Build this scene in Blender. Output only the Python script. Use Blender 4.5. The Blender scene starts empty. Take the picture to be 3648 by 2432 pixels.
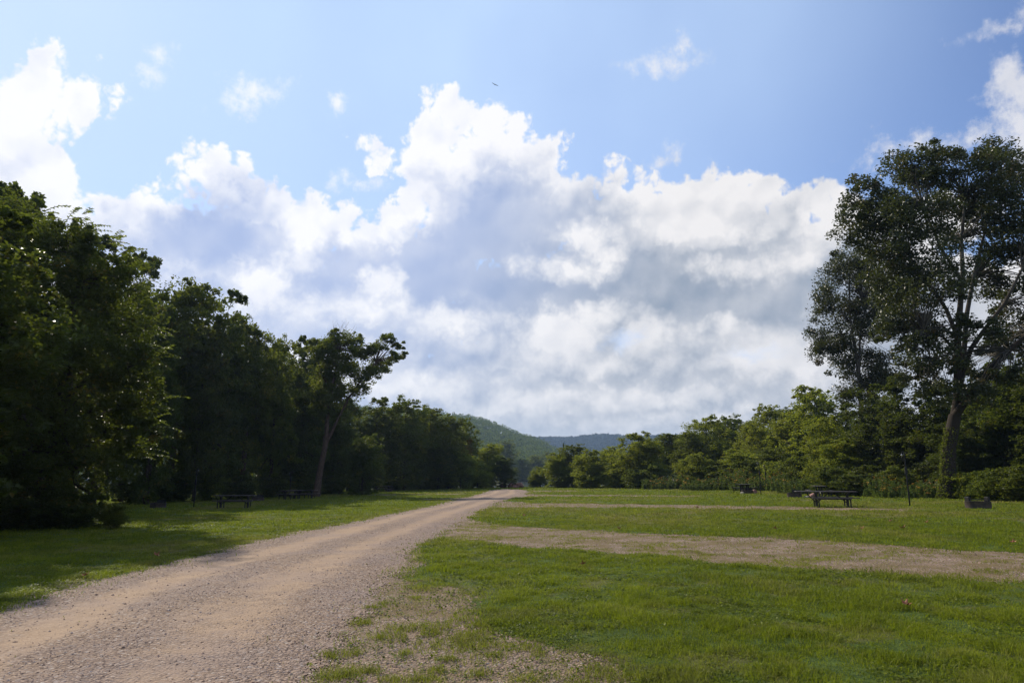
import bpy, math, random
import numpy as np
from math import radians, sin, cos, pi

scene = bpy.context.scene
col = scene.collection

# ------------------------------------------------------------------ camera
CAM_H = 1.6
PITCH = radians(11.26)
FPX = 2432.0                       # focal length in pixels of the 3648 px wide frame
cam_d = bpy.data.cameras.new('camera')
cam_d.sensor_width = 36.0
cam_d.lens = 36.0 * FPX / 3648.0
cam_d.clip_start = 0.1
cam_d.clip_end = 12000
cam = bpy.data.objects.new('camera', cam_d)
col.objects.link(cam)
cam.location = (0, 0, CAM_H)
cam.rotation_euler = (pi / 2 + PITCH, 0, 0)
scene.camera = cam

def ray(px, py):
    dx = (px - 1824) / FPX
    dy = (1216 - py) / FPX
    return np.array([dx, cos(PITCH) - dy * sin(PITCH), sin(PITCH) + dy * cos(PITCH)])

def at(px, py, Y):                 # point on the vertical plane at depth Y
    d = ray(px, py)
    t = Y / d[1]
    return np.array([d[0] * t, Y, CAM_H + d[2] * t])

TILT = 0.013
def on_ground(px, py):
    d = ray(px, py)
    t = CAM_H / (TILT * d[0] - d[2])
    return np.array([d[0] * t, d[1] * t, TILT * d[0] * t])

# ------------------------------------------------------------------ light
SUN_AZ = radians(-40)              # left of straight ahead
SUN_EL = radians(36)
sun_d = bpy.data.lights.new('sun', 'SUN')
sun_d.energy = 4.7
sun_d.angle = radians(1.0)
sun_d.color = (1.0, 0.90, 0.74)
sun = bpy.data.objects.new('sun', sun_d)
col.objects.link(sun)
sv = np.array([sin(SUN_AZ) * cos(SUN_EL), cos(SUN_AZ) * cos(SUN_EL), sin(SUN_EL)])
from mathutils import Vector, Matrix
sun.rotation_euler = Vector(sv).to_track_quat('Z', 'Y').to_euler()
sun.location = (-30, 60, 80)

scene.view_settings.view_transform = 'Standard'
scene.view_settings.look = 'None'
scene.view_settings.exposure = 0.0
scene.view_settings.gamma = 1.0
cy = scene.cycles
cy.max_bounces = 7
cy.diffuse_bounces = 3
cy.glossy_bounces = 2
cy.transmission_bounces = 4
cy.volume_bounces = 0
cy.caustics_reflective = False
cy.caustics_refractive = False

# ------------------------------------------------------------------ node helper
class NT:
    def __init__(s, tree):
        s.t = tree
    def n(s, kind, **kw):
        nd = s.t.nodes.new(kind)
        for k, v in kw.items():
            setattr(nd, k, v)
        return nd
    def put(s, sock, v):
        if v is None:
            return
        if hasattr(v, 'node'):
            s.t.links.new(v, sock)
        else:
            sock.default_value = v
    def m(s, op, a, b=None, c=None, clamp=False):
        nd = s.n('ShaderNodeMath', operation=op, use_clamp=clamp)
        s.put(nd.inputs[0], a); s.put(nd.inputs[1], b); s.put(nd.inputs[2], c)
        return nd.outputs[0]
    def v(s, op, a, b=None, c=None):
        nd = s.n('ShaderNodeVectorMath', operation=op)
        s.put(nd.inputs[0], a); s.put(nd.inputs[1], b)
        if c is not None:
            s.put(nd.inputs[2], c)
        return nd.outputs[1] if op in ('LENGTH', 'DOT_PRODUCT') else nd.outputs[0]
    def step(s, x, a, b, lo=0.0, hi=1.0):
        nd = s.n('ShaderNodeMapRange', interpolation_type='SMOOTHSTEP')
        s.put(nd.inputs[0], x)
        s.put(nd.inputs[1], a); s.put(nd.inputs[2], b); s.put(nd.inputs[3], lo); s.put(nd.inputs[4], hi)
        return nd.outputs[0]
    def noise(s, vec, scale, detail=4.0, rough=0.55, color=False, dist=0.0, dim='3D'):
        nd = s.n('ShaderNodeTexNoise', noise_dimensions=dim)
        s.put(nd.inputs['Vector'], vec)
        s.put(nd.inputs['Scale'], scale); s.put(nd.inputs['Detail'], detail); s.put(nd.inputs['Roughness'], rough)
        s.put(nd.inputs['Distortion'], dist)
        return nd.outputs['Color'] if color else nd.outputs['Fac']
    def mix(s, f, a, b, mode='MIX'):
        nd = s.n('ShaderNodeMix', data_type='RGBA', blend_type=mode)
        s.put(nd.inputs[0], f)
        for sock, v in ((nd.inputs[6], a), (nd.inputs[7], b)):
            if isinstance(v, tuple) and len(v) == 3:
                v = v + (1.0,)
            s.put(sock, v)
        return nd.outputs[2]
    def ramp(s, x, stops):
        nd = s.n('ShaderNodeValToRGB')
        e = nd.color_ramp.elements
        while len(e) < len(stops):
            e.new(0.5)
        for i, (p, c) in enumerate(stops):
            e[i].position = p
            e[i].color = tuple(c) + (1.0,)
        s.put(nd.inputs[0], x)
        return nd.outputs[0]

# ------------------------------------------------------------------ sky with cumulus
world = bpy.data.worlds.new('World')
scene.world = world
world.use_nodes = True
W = NT(world.node_tree)
world.node_tree.nodes.clear()
wout = W.n('ShaderNodeOutputWorld')
sky = W.n('ShaderNodeTexSky', sky_type='NISHITA')
sky.sun_disc = False
sky.sun_elevation = SUN_EL
sky.sun_rotation = SUN_AZ
sky.air_density = 1.0
sky.dust_density = 0.3
sky.ozone_density = 1.2
bg_sky = W.n('ShaderNodeBackground')
SKY_COL = W.mix(1.0, sky.outputs[0], (0.95, 1.0, 1.22), 'MULTIPLY')
W.put(bg_sky.inputs[0], SKY_COL)
bg_sky.inputs[1].default_value = 0.13

tc = W.n('ShaderNodeTexCoord')
D = tc.outputs['Generated']
sep = W.n('ShaderNodeSeparateXYZ'); W.put(sep.inputs[0], D)
az = W.m('ARCTAN2', sep.outputs[0], sep.outputs[1])
el = W.m('ARCSINE', sep.outputs[2])
cmb = W.n('ShaderNodeCombineXYZ'); W.put(cmb.inputs[0], az); W.put(cmb.inputs[1], el)
AE = cmb.outputs[0]

def centred(colr, amp):
    a = W.v('SUBTRACT', colr, (0.5, 0.5, 0.5))
    return W.v('MULTIPLY', a, (amp, amp * 0.8, 0.0))
warp1 = centred(W.noise(AE, 6.0, 1.0, 0.5, True, dim='2D'), 0.05)
warp2 = centred(W.noise(AE, 22.0, 5.0, 0.62, True, dim='2D'), 0.064)
P1 = W.v('ADD', AE, warp1)
P = W.v('ADD', P1, warp2)
def voro(scale, vec):
    nd = W.n('ShaderNodeTexVoronoi', feature='SMOOTH_F1', voronoi_dimensions='2D')
    W.put(nd.inputs['Vector'], vec); nd.inputs['Scale'].default_value = scale
    nd.inputs['Smoothness'].default_value = 0.35
    return nd.outputs['Distance']
P3 = W.v('ADD', AE, centred(W.noise(AE, 40.0, 2.0, 0.6, True, dim='2D'), 0.02))
bil1 = voro(22.0, P3)
bil2 = voro(55.0, P3)
bil3 = voro(130.0, P3)
billow = W.m('ADD', W.m('MULTIPLY', bil1, 0.5), W.m('ADD', W.m('MULTIPLY', bil2, 0.3), W.m('MULTIPLY', bil3, 0.14)))   # ~0.2..0.5

def ae(px, py):
    d = ray(px, py); d = d / np.linalg.norm(d)
    return math.atan2(d[0], d[1]), math.asin(d[2])

def field(blobs, vec, k=0.012):
    out = None
    for (px, py, rx, ry) in blobs:
        a, e = ae(px, py)
        a1, _ = ae(px + rx, py); a0, _ = ae(px - rx, py)
        _, e1 = ae(px, py - ry); _, e0 = ae(px, py + ry)
        ra = (a1 - a0) / 2; re_ = (e1 - e0) / 2
        q = W.v('MULTIPLY_ADD', vec, (1 / ra, 1 / re_, 0), (-a / ra, -e / re_, 0))
        r = min(ra, re_)
        d = W.m('MULTIPLY_ADD', W.v('LENGTH', q), -r, r)
        if out is None:
            out = d
        else:
            nd = W.n('ShaderNodeMath', operation='SMOOTH_MAX')
            W.put(nd.inputs[0], out); W.put(nd.inputs[1], d); nd.inputs[2].default_value = k
            out = nd.outputs[0]
    return out

CUM = [  # body of the cumulus
 (170,235,70,95),(50,380,150,140),(260,340,120,105),(385,345,80,45),(120,540,160,200),(240,640,100,110),(60,800,290,180),
 (765,615,140,115),(640,680,100,75),(870,690,130,110),(420,770,120,95),(620,880,310,190),(920,880,260,210),(1090,800,150,110),
 (1215,770,75,90),(1300,880,150,120),(1430,760,95,110),(1440,900,160,120),(1570,950,190,170),(1460,570,150,75),(1600,820,140,150),(150,330,150,130),(90,620,220,260),(2480,800,400,160),(1160,885,110,80),(700,735,110,60),(1400,590,110,60),(1724,1250,260,120),(1250,1200,300,120),(1240,1000,200,140),(200,850,220,150),(2420,850,300,150),(2800,880,300,140),(3100,900,250,140),
 (1630,405,110,100),(1750,430,140,90),(1540,470,90,90),(1390,540,140,55),(1560,610,200,150),(1790,570,200,160),(1945,550,85,100),
 (1800,760,330,220),(2180,630,100,60),(2240,600,60,48),(2230,790,250,150),(2450,720,150,85),(2620,720,200,108),(2820,735,180,100),
 (3000,790,150,120),(3300,800,260,130),
 (1000,1130,1000,230),(2400,1080,1000,300),(3300,1200,700,350),(300,1200,900,300),(1824,1560,2600,330)]
SMALL = [(2365,215,75,28),(2420,195,30,30),(3620,330,80,120),(3640,470,90,120),(3460,480,90,34),(3160,528,60,14),(3620,85,60,16),
 (930,330,55,34),(870,365,50,20),(1180,378,24,24),(500,258,28,16),(566,205,20,14),(1163,645,22,12),(1250,632,34,12),(2380,540,18,22),(2340,590,18,14)]
GREY = [(1700,700,150,110),(2050,900,200,190),(2330,960,220,110),(1650,1150,300,110),(1150,1000,110,110),(2600,1100,300,80),(2900,990,220,90),(1450,1270,200,70),(2550,1340,260,26),(1720,820,230,160),(1900,1000,260,160),(1480,960,230,160),(470,900,210,130),(770,850,230,190),(930,1000,190,140),(1230,930,150,140),(1500,1000,260,230),(1780,900,230,280),(2000,1060,320,190),
 (2080,760,120,110),(2720,860,190,70),(2500,1060,380,110),(2850,1080,260,130),(1560,1270,280,80),(2420,1300,180,60),(2260,900,110,60),
 (30,430,120,60),(2050,1330,260,40),(3000,900,120,80),(1600,1440,260,26),(2350,1460,500,34)]
PUFF = [(1620,420,120,90),(1740,440,130,75),(1480,545,190,62),(1830,480,90,70),(1600,560,120,70),(1330,790,110,60),(1430,740,80,60),(1230,770,60,55),(1085,830,60,70),(1060,890,36,46),(700,560,70,40),(830,570,60,36),
 (560,718,80,28),(930,1020,120,90),(1200,1115,260,36),(1370,1010,60,60),(1560,1150,120,40),(2210,605,90,48),(2560,690,280,56),(2480,790,150,66),(2640,790,100,40),(2970,740,110,110),(1980,945,110,36),(2090,850,80,55),(2140,900,60,60),
 (2760,935,160,36),(2590,950,50,22),(2000,1195,170,85),(2120,1120,120,40),(2290,1225,90,70),(2180,1290,90,26),(2800,1300,210,66),(2600,1210,120,40),(1860,1440,180,34),(1500,1385,280,34),(2060,1400,160,26),(2450,1420,240,26),(120,420,190,190),(200,650,150,120),(2330,1500,500,20)]
BLUE = [(2207,1215,40,26),(2680,1286,60,14)]

f_cum = field(CUM, P)
f_small = field(SMALL, P, 0.004)
f_grey = field(GREY, P1, 0.03)
f_puff = field(PUFF, P, 0.012)
f_blue = field(BLUE, P, 0.006)
edge = W.m('MULTIPLY_ADD', billow, -0.055, 0.0195)            # cauliflower outline
fc = W.m('ADD', f_cum, edge)
front = W.step(sep.outputs[1], 0.05, 0.35)                   # only the part of the sky ahead
a_cum = W.m('MULTIPLY', W.step(fc, -0.003, 0.011), front)
n_soft = W.noise(AE, 30.0, 6.0, 0.65, dim='2D')
a_small = W.m('MULTIPLY', W.step(W.m('ADD', f_small, W.m('MULTIPLY_ADD', n_soft, 0.05, -0.022)), -0.010, 0.020), 0.8)
a_small = W.m('MULTIPLY', a_small, front)
# broken cloud for the rest of the sky dome
back_n = W.noise(D, 2.6, 4.0, 0.6)
a_back = W.m('MULTIPLY', W.step(back_n, 0.50, 0.62), W.m('SUBTRACT', 1.0, front))
a_back = W.m('MULTIPLY', a_back, W.step(sep.outputs[2], 0.0, 0.12))
a_blue = W.m('MULTIPLY', W.step(f_blue, -0.012, 0.02), 0.55)
alpha = W.m('MAXIMUM', W.m('MAXIMUM', a_cum, a_small), a_back)
alpha = W.m('MULTIPLY', alpha, W.m('SUBTRACT', 1.0, a_blue))

# relief toward the sun
sunward = W.v('ADD', AE, (-0.006, 0.016, 0.0))
rel = W.m('SUBTRACT', W.noise(AE, 9.0, 5.0, 0.5, dim='2D'), W.noise(sunward, 9.0, 5.0, 0.5, dim='2D'))
sun3 = W.v('ADD', P3, (-0.010, 0.020, 0.0))
dome = W.m('ADD', W.m('MULTIPLY', W.m('SUBTRACT', voro(11.0, sun3), voro(11.0, P3)), 1.0), W.m('MULTIPLY', W.m('SUBTRACT', voro(26.0, sun3), voro(26.0, P3)), 0.45))
rel_f = W.m('MULTIPLY_ADD', rel, 1.2, W.m('MULTIPLY', dome, 1.5))
depth_f = W.step(fc, 0.006, 0.050)                             # 0 at the rim, 1 deep inside
grey_f = W.step(W.m('ADD', f_grey, W.m('MULTIPLY', rel, -0.15)), -0.06, 0.05)
depth_f = W.m('MAXIMUM', depth_f, grey_f)
puff_f = W.m('MULTIPLY', W.step(W.m('MULTIPLY_ADD', edge, 0.7, f_puff), -0.020, 0.015), W.step(el, 0.0, 0.34, 0.9, 1.0))
shade = W.m('MULTIPLY', W.m('MULTIPLY', W.m('MULTIPLY_ADD', grey_f, 0.46, 0.42), depth_f), W.m('MULTIPLY_ADD', puff_f, -0.90, 1.0))
shade = W.m('ADD', shade, W.m('MULTIPLY', depth_f, W.m('MULTIPLY_ADD', W.noise(AE, 4.0, 4.0, 0.5, dim='2D'), 0.5, -0.25)))
shade = W.m('ADD', shade, W.m('MULTIPLY', rel_f, W.m('MULTIPLY_ADD', shade, 0.15, -0.30)), clamp=True)
# clouds near the sun are brighter
gc = ray(700, 300); gc = gc / np.linalg.norm(gc)
sd = W.v('DOT_PRODUCT', D, tuple(gc))
glow = W.step(sd, 0.76, 0.98)
white = W.mix(glow, (0.92, 0.90, 0.90), (1.02, 1.02, 1.05))
greyc = W.mix(glow, (0.26, 0.325, 0.43), (0.43, 0.53, 0.80))
cl = W.mix(shade, white, greyc)
low = W.step(el, 0.13, 0.0)
cl = W.mix(W.m('MULTIPLY', low, 0.22), cl, (0.64, 0.70, 0.79))
bg_cl = W.n('ShaderNodeBackground')
W.put(bg_cl.inputs[0], cl)
bg_cl.inputs[1].default_value = 1.0
mixw = W.n('ShaderNodeMixShader')
# thin high veil that scatters light round the sun
gd = ray(1250, -250); gd = gd / np.linalg.norm(gd)
sd0 = W.v('DOT_PRODUCT', D, tuple(gd))
veil = W.m('MULTIPLY', W.step(sd0, 0.66, 1.0), W.m('MULTIPLY_ADD', W.noise(AE, 3.0, 3.0, 0.5, dim='2D'), 0.6, 0.55), clamp=True)
bg_v = W.n('ShaderNodeBackground'); bg_v.inputs[0].default_value = (0.57, 0.76, 1.06, 1); bg_v.inputs[1].default_value = 1.0
mixv = W.n('ShaderNodeMixShader'); W.put(mixv.inputs[0], veil)
world.node_tree.links.new(bg_sky.outputs[0], mixv.inputs[1])
world.node_tree.links.new(bg_v.outputs[0], mixv.inputs[2])
W.put(mixw.inputs[0], alpha)
world.node_tree.links.new(mixv.outputs[0], mixw.inputs[1])
world.node_tree.links.new(bg_cl.outputs[0], mixw.inputs[2])
world.node_tree.links.new(mixw.outputs[0], wout.inputs[0])
world.cycles.sampling_method = 'MANUAL'
world.cycles.sample_map_resolution = 512
#SKYEND

# ------------------------------------------------------------------ small tools
rng = np.random.default_rng(7)

def tag(o, label=None, cat=None, group=None, kind=None):
    if label: o['label'] = label
    if cat: o['category'] = cat
    if group: o['group'] = group
    if kind: o['kind'] = kind
    return o

def np_mesh(name, V, faces, mats, smooth=False, attrs=None, midx=None):
    me = bpy.data.meshes.new(name)
    V = np.asarray(V, dtype=np.float32)
    fl = [np.asarray(f, dtype=np.int32) for f in (faces if isinstance(faces, list) else [faces]) if len(f)]
    me.vertices.add(len(V)); me.vertices.foreach_set('co', V.ravel())
    loops = np.concatenate([f.ravel() for f in fl])
    tot = np.concatenate([np.full(len(f), f.shape[1], dtype=np.int32) for f in fl])
    start = np.concatenate([[0], np.cumsum(tot)[:-1]]).astype(np.int32)
    me.loops.add(len(loops)); me.loops.foreach_set('vertex_index', loops)
    me.polygons.add(len(tot)); me.polygons.foreach_set('loop_start', start)
    me.polygons.foreach_set('use_smooth', np.full(len(tot), smooth))
    if midx is not None:
        me.polygons.foreach_set('material_index', np.asarray(midx, dtype=np.int32))
    for m in (mats if isinstance(mats, (list, tuple)) else [mats]):
        me.materials.append(m)
    if attrs:
        for k, (dom, arr) in attrs.items():
            a = me.attributes.new(k, 'FLOAT', dom)
            a.data.foreach_set('value', np.asarray(arr, dtype=np.float32).ravel())
    me.update(calc_edges=True)
    return me

def add(name, me, parent=None):
    o = bpy.data.objects.new(name, me)
    col.objects.link(o)
    if parent is not None:
        o.parent = parent
    return o

def empty(name, loc=(0, 0, 0), rz=0.0):
    o = bpy.data.objects.new(name, None)
    o.empty_display_size = 0.3
    col.objects.link(o)
    o.location = loc
    o.rotation_euler = (0, 0, rz)
    return o

def copy_tree(o, parent=None):
    c = o.copy(); col.objects.link(c); c.parent = parent
    for ch in list(o.children):
        copy_tree(ch, c)
    return c

class Geo:
    """collects boxes, tubes and so on into one mesh"""
    def __init__(s):
        s.V = []; s.Q = []; s.T = []; s.n = 0
    def raw(s, V, Q=None, T=None):
        V = np.asarray(V, float)
        if Q is not None and len(Q): s.Q.append(np.asarray(Q) + s.n)
        if T is not None and len(T): s.T.append(np.asarray(T) + s.n)
        s.V.append(V); s.n += len(V)
    def box(s, c, size, rz=0.0, rx=0.0, ry=0.0, bev=0.0):
        x, y, z = [v / 2 for v in size]
        b = min(bev, x * .9, y * .9, z * .9)
        M = Matrix.Rotation(rz, 3, 'Z') @ Matrix.Rotation(ry, 3, 'Y') @ Matrix.Rotation(rx, 3, 'X')
        M = np.array(M)
        if b <= 0:
            V = np.array([[i * x, j * y, k * z] for k in (-1, 1) for (i, j) in ((-1, -1), (1, -1), (1, 1), (-1, 1))])
            Q = [[3, 2, 1, 0], [4, 5, 6, 7], [0, 1, 5, 4], [1, 2, 6, 5], [2, 3, 7, 6], [3, 0, 4, 7]]
            s.raw(V @ M.T + np.array(c), Q)
            return
        ring = []
        for (i, j) in ((-1, -1), (1, -1), (1, 1), (-1, 1)):
            a = [(i * (x - b), j * y), (i * x, j * (y - b))]
            ring += a if i * j > 0 else a[::-1]
        # order counter-clockwise
        ring = sorted(ring, key=lambda p: math.atan2(p[1], p[0]))
        r2 = [(px * (x - b) / x, py * (y - b) / y) for px, py in ring]
        V = []
        for z0, rr in ((-z, r2), (-z + b, ring), (z - b, ring), (z, r2)):
            V += [[p[0], p[1], z0] for p in rr]
        Q = []
        for l in range(3):
            for q in range(8):
                Q.append([l * 8 + q, l * 8 + (q + 1) % 8, (l + 1) * 8 + (q + 1) % 8, (l + 1) * 8 + q])
        Q += [[24, 25, 26, 27], [24, 27, 28, 31], [28, 29, 30, 31], [3, 2, 1, 0], [7, 4, 3, 0], [7, 6, 5, 4]]
        s.raw(np.array(V) @ M.T + np.array(c), Q)
    def tube(s, path, rad, sides=6, cap=True, closed=False):
        path = np.asarray(path, float); n = len(path)
        rad = np.broadcast_to(np.asarray(rad, float), (n,))
        tan = np.gradient(path, axis=0)
        tan /= np.linalg.norm(tan, axis=1)[:, None] + 1e-9
        ref = np.array([0.31, 0.95, 0.05]) if abs(tan[:, 2]).mean() > 0.5 else np.array([0.02, 0.03, 1.0])
        u = np.cross(tan, ref); u /= np.linalg.norm(u, axis=1)[:, None] + 1e-9
        w = np.cross(tan, u)
        a = np.arange(sides) * 2 * pi / sides
        V = path[:, None, :] + rad[:, None, None] * (np.cos(a)[None, :, None] * u[:, None, :] + np.sin(a)[None, :, None] * w[:, None, :])
        V = V.reshape(-1, 3)
        i = np.arange(n - 1)[:, None] * sides; j = np.arange(sides)[None, :]; j2 = (j + 1) % sides
        Q = np.stack([i + j, i + j2, i + sides + j2, i + sides + j], -1).reshape(-1, 4)
        T = []
        if cap:
            V = np.vstack([V, path[0], path[-1]])
            b = (n - 1) * sides
            for q in range(sides):
                T.append([n * sides, (q + 1) % sides, q]); T.append([n * sides + 1, b + q, b + (q + 1) % sides])
        s.raw(V, Q, T if T else None)
    def lathe(s, prof, c=(0, 0, 0), sides=24):
        prof = np.asarray(prof, float); n = len(prof)
        a = np.arange(sides) * 2 * pi / sides
        V = np.stack([prof[:, 0][:, None] * np.cos(a), prof[:, 0][:, None] * np.sin(a), np.repeat(prof[:, 1][:, None], sides, 1)], -1).reshape(-1, 3)
        i = np.arange(n - 1)[:, None] * sides; j = np.arange(sides)[None, :]; j2 = (j + 1) % sides
        Q = np.stack([i + j, i + j2, i + sides + j2, i + sides + j], -1).reshape(-1, 4)
        s.raw(V + np.array(c), Q)
    def build(s, name, mat, parent=None, smooth=False):
        fs = []
        if s.Q: fs.append(np.vstack(s.Q))
        if s.T: fs.append(np.vstack(s.T))
        return add(name, np_mesh(name, np.vstack(s.V), fs, mat, smooth), parent)

def hash2(ix, iy, seed):
    h = (ix.astype(np.int64) * 374761393 + iy.astype(np.int64) * 668265263 + seed * 974634777) & 0xFFFFFFFF
    h = ((h ^ (h >> 13)) * 1274126177) & 0xFFFFFFFF
    h = h ^ (h >> 16)
    return (h & 0xFFFFFF) / float(0xFFFFFF)
def vnoise(x, y, seed=0):
    ix = np.floor(x); iy = np.floor(y); fx = x - ix; fy = y - iy
    fx = fx * fx * (3 - 2 * fx); fy = fy * fy * (3 - 2 * fy)
    a = hash2(ix, iy, seed); b = hash2(ix + 1, iy, seed); c = hash2(ix, iy + 1, seed); d = hash2(ix + 1, iy + 1, seed)
    return (a * (1 - fx) + b * fx) * (1 - fy) + (c * (1 - fx) + d * fx) * fy
def fbm(x, y, scale, octs=4, seed=0, gain=0.55):
    s = 0; amp = 1; tot = 0; f = scale
    for o in range(octs):
        s = s + amp * vnoise(x * f + 17.3 * o, y * f - 9.1 * o, seed + o); tot += amp; amp *= gain; f *= 2.03
    return s / tot
def sstep(x, a, b):
    t = np.clip((x - a) / (b - a), 0, 1)
    return t * t * (3 - 2 * t)
def inpoly(x, y, poly):
    ins = np.zeros(x.shape, bool)
    n = len(poly)
    for i in range(n):
        x0, y0 = poly[i][:2]; x1, y1 = poly[(i + 1) % n][:2]
        if y0 == y1: continue
        c = ((y0 > y) != (y1 > y)) & (x < (x1 - x0) * (y - y0) / (y1 - y0) + x0)
        ins ^= c
    return ins

# ------------------------------------------------------------------ materials
def new_mat(name):
    m = bpy.data.materials.new(name); m.use_nodes = True
    m.node_tree.nodes.clear()
    N = NT(m.node_tree)
    out = N.n('ShaderNodeOutputMaterial')
    return m, N, out
def bsdf(N, out, colr, rough=0.8, spec=0.3, bump=None, bstr=0.5, bdist=0.01, metal=0.0):
    b = N.n('ShaderNodeBsdfPrincipled')
    N.put(b.inputs['Base Color'], colr if not (isinstance(colr, tuple) and len(colr) == 3) else colr + (1.0,))
    N.put(b.inputs['Roughness'], rough)
    b.inputs['Specular IOR Level'].default_value = spec
    b.inputs['Metallic'].default_value = metal
    if bump is not None:
        bp = N.n('ShaderNodeBump'); bp.inputs['Strength'].default_value = bstr; bp.inputs['Distance'].default_value = bdist
        N.put(bp.inputs['Height'], bump)
        N.t.links.new(bp.outputs[0], b.inputs['Normal'])
    if out is not None:
        N.t.links.new(b.outputs[0], out.inputs[0])
    return b
def attr(N, name):
    a = N.n('ShaderNodeAttribute'); a.attribute_name = name
    return a.outputs['Fac']

def leaf_mat(name, dark, light, trans, tmix=0.4, rough=0.48, spec=0.24, accent=None, acc_at=0.93):
    m, N, out = new_mat(name)
    t = attr(N, 'tint')
    oi = N.n('ShaderNodeObjectInfo').outputs['Random']
    c = N.mix(t, dark, light)
    if accent:
        c = N.mix(N.step(t, acc_at, acc_at + 0.03), c, accent)
    hsv = N.n('ShaderNodeHueSaturation')
    N.put(hsv.inputs['Color'], c)
    N.put(hsv.inputs['Hue'], N.m('MULTIPLY_ADD', oi, 0.03, 0.485))
    N.put(hsv.inputs['Value'], N.m('MULTIPLY_ADD', oi, 0.35, 0.83))
    b = bsdf(N, None, hsv.outputs[0], rough, spec)
    tr = N.n('ShaderNodeBsdfTranslucent')
    N.put(tr.inputs[0], N.mix(0.75, hsv.outputs[0], trans))
    mx = N.n('ShaderNodeMixShader'); mx.inputs[0].default_value = tmix
    N.t.links.new(b.outputs[0], mx.inputs[1]); N.t.links.new(tr.outputs[0], mx.inputs[2])
    N.t.links.new(mx.outputs[0], out.inputs[0])
    return m

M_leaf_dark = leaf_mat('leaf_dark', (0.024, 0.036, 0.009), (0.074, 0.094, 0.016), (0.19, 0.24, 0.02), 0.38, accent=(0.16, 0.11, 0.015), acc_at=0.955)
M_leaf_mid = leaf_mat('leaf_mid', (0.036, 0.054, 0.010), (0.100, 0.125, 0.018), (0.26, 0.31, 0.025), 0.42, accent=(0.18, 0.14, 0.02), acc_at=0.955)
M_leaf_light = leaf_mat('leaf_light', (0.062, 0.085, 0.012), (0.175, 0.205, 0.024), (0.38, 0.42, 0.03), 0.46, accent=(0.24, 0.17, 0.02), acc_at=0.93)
M_leaf_syc = leaf_mat('leaf_sycamore', (0.024, 0.032, 0.009), (0.062, 0.072, 0.017), (0.12, 0.14, 0.02), 0.28, 0.38, 0.45, accent=(0.13, 0.08, 0.02), acc_at=0.96)
M_leaf_yellow = leaf_mat('leaf_yellow', (0.07, 0.075, 0.012), (0.20, 0.15, 0.02), (0.28, 0.20, 0.02), 0.4)
M_weed = leaf_mat('weed_leaf', (0.045, 0.075, 0.018), (0.10, 0.14, 0.028), (0.20, 0.26, 0.04), 0.42, accent=(0.32, 0.17, 0.02), acc_at=0.955)
M_ridge = leaf_mat('ridge_leaf', (0.012, 0.020, 0.010), (0.032, 0.046, 0.018), (0.03, 0.05, 0.015), 0.15, 0.9, 0.0)
M_far = leaf_mat('far_leaf', (0.040, 0.068, 0.018), (0.135, 0.185, 0.040), (0.18, 0.25, 0.04), 0.3, 0.7, 0.1)

def bark(name, c0, c1, sc=6.0):
    m, N, out = new_mat(name)
    g = N.n('ShaderNodeNewGeometry').outputs['Position']
    st = N.v('MULTIPLY', g, (1.0, 1.0, 0.22))
    n1 = N.noise(st, sc * 2.2, 6, 0.65)
    n2 = N.noise(g, sc * 0.35, 3, 0.5)
    c = N.mix(N.step(n1, 0.35, 0.65), c0, c1)
    c = N.mix(N.m('MULTIPLY', n2, 0.5), c, tuple(x * 0.6 for x in c0))
    bsdf(N, out, c, 0.9, 0.15, n1, 0.9, 0.03)
    return m
M_bark = bark('bark_brown', (0.045, 0.034, 0.026), (0.10, 0.078, 0.058))
M_bark_syc = bark('bark_sycamore', (0.055, 0.047, 0.038), (0.17, 0.155, 0.13), 1.6)
M_bark_lean = bark('bark_reddish', (0.06, 0.042, 0.032), (0.145, 0.10, 0.078))
def bark_shaded_foot():  # brown lower bark, deepened past the fork to paint in the trunk's shade
    m = bark('bark_sycamore_shaded_foot', (0.055, 0.047, 0.038), (0.17, 0.155, 0.13), 1.6)
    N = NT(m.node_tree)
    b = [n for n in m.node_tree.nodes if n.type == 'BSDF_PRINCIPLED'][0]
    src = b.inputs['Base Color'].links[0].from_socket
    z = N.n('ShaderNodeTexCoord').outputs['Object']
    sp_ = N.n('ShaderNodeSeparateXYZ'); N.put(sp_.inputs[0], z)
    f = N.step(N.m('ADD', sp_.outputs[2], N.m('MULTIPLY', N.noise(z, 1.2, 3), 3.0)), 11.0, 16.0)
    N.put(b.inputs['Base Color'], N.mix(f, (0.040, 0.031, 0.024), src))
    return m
M_bark_shaded_foot = bark_shaded_foot()
M_twig = bark('bare_twig', (0.10, 0.085, 0.07), (0.20, 0.17, 0.14))
#MATEND

# ------------------------------------------------------------------ ground layout (world coordinates)
def GP(pts):
    return np.array([on_ground(x, y)[:2] for x, y in pts])
L_EDGE = [(-900, 2560), (-300, 2275), (0, 2164), (310, 2071), (620, 2001), (930, 1923), (1240, 1861), (1396, 1830), (1551, 1799), (1640, 1776), (1706, 1760), (1745, 1746)]
ROAD = GP(L_EDGE + [(1790, 1741.5), (1850, 1742), (1893, 1751), (1870, 1759), (1887, 1767), (1841, 1772), (1793, 1784), (1770, 1795), (1751, 1806), (1700, 1827), (1668, 1846), (1600, 1885), (1559, 1915), (1490, 1950),
                    (1430, 2020), (1360, 2100), (1270, 2220), (1180, 2350), (1120, 2450), (1040, 2600), (900, 3200), (400, 4800), (-2500, 4800)])
SPUR1 = GP([(1663, 1844), (1724, 1861), (1855, 1875), (1995, 1882), (2182, 1893), (2545, 1909), (2987, 1925), (3375, 1956), (3648, 1964), (4600, 2010),
            (4600, 2170), (3648, 2080), (3220, 2049), (2949, 2033), (2638, 2014), (2367, 1987), (1824, 1944), (1650, 1925), (1559, 1918)])
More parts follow.
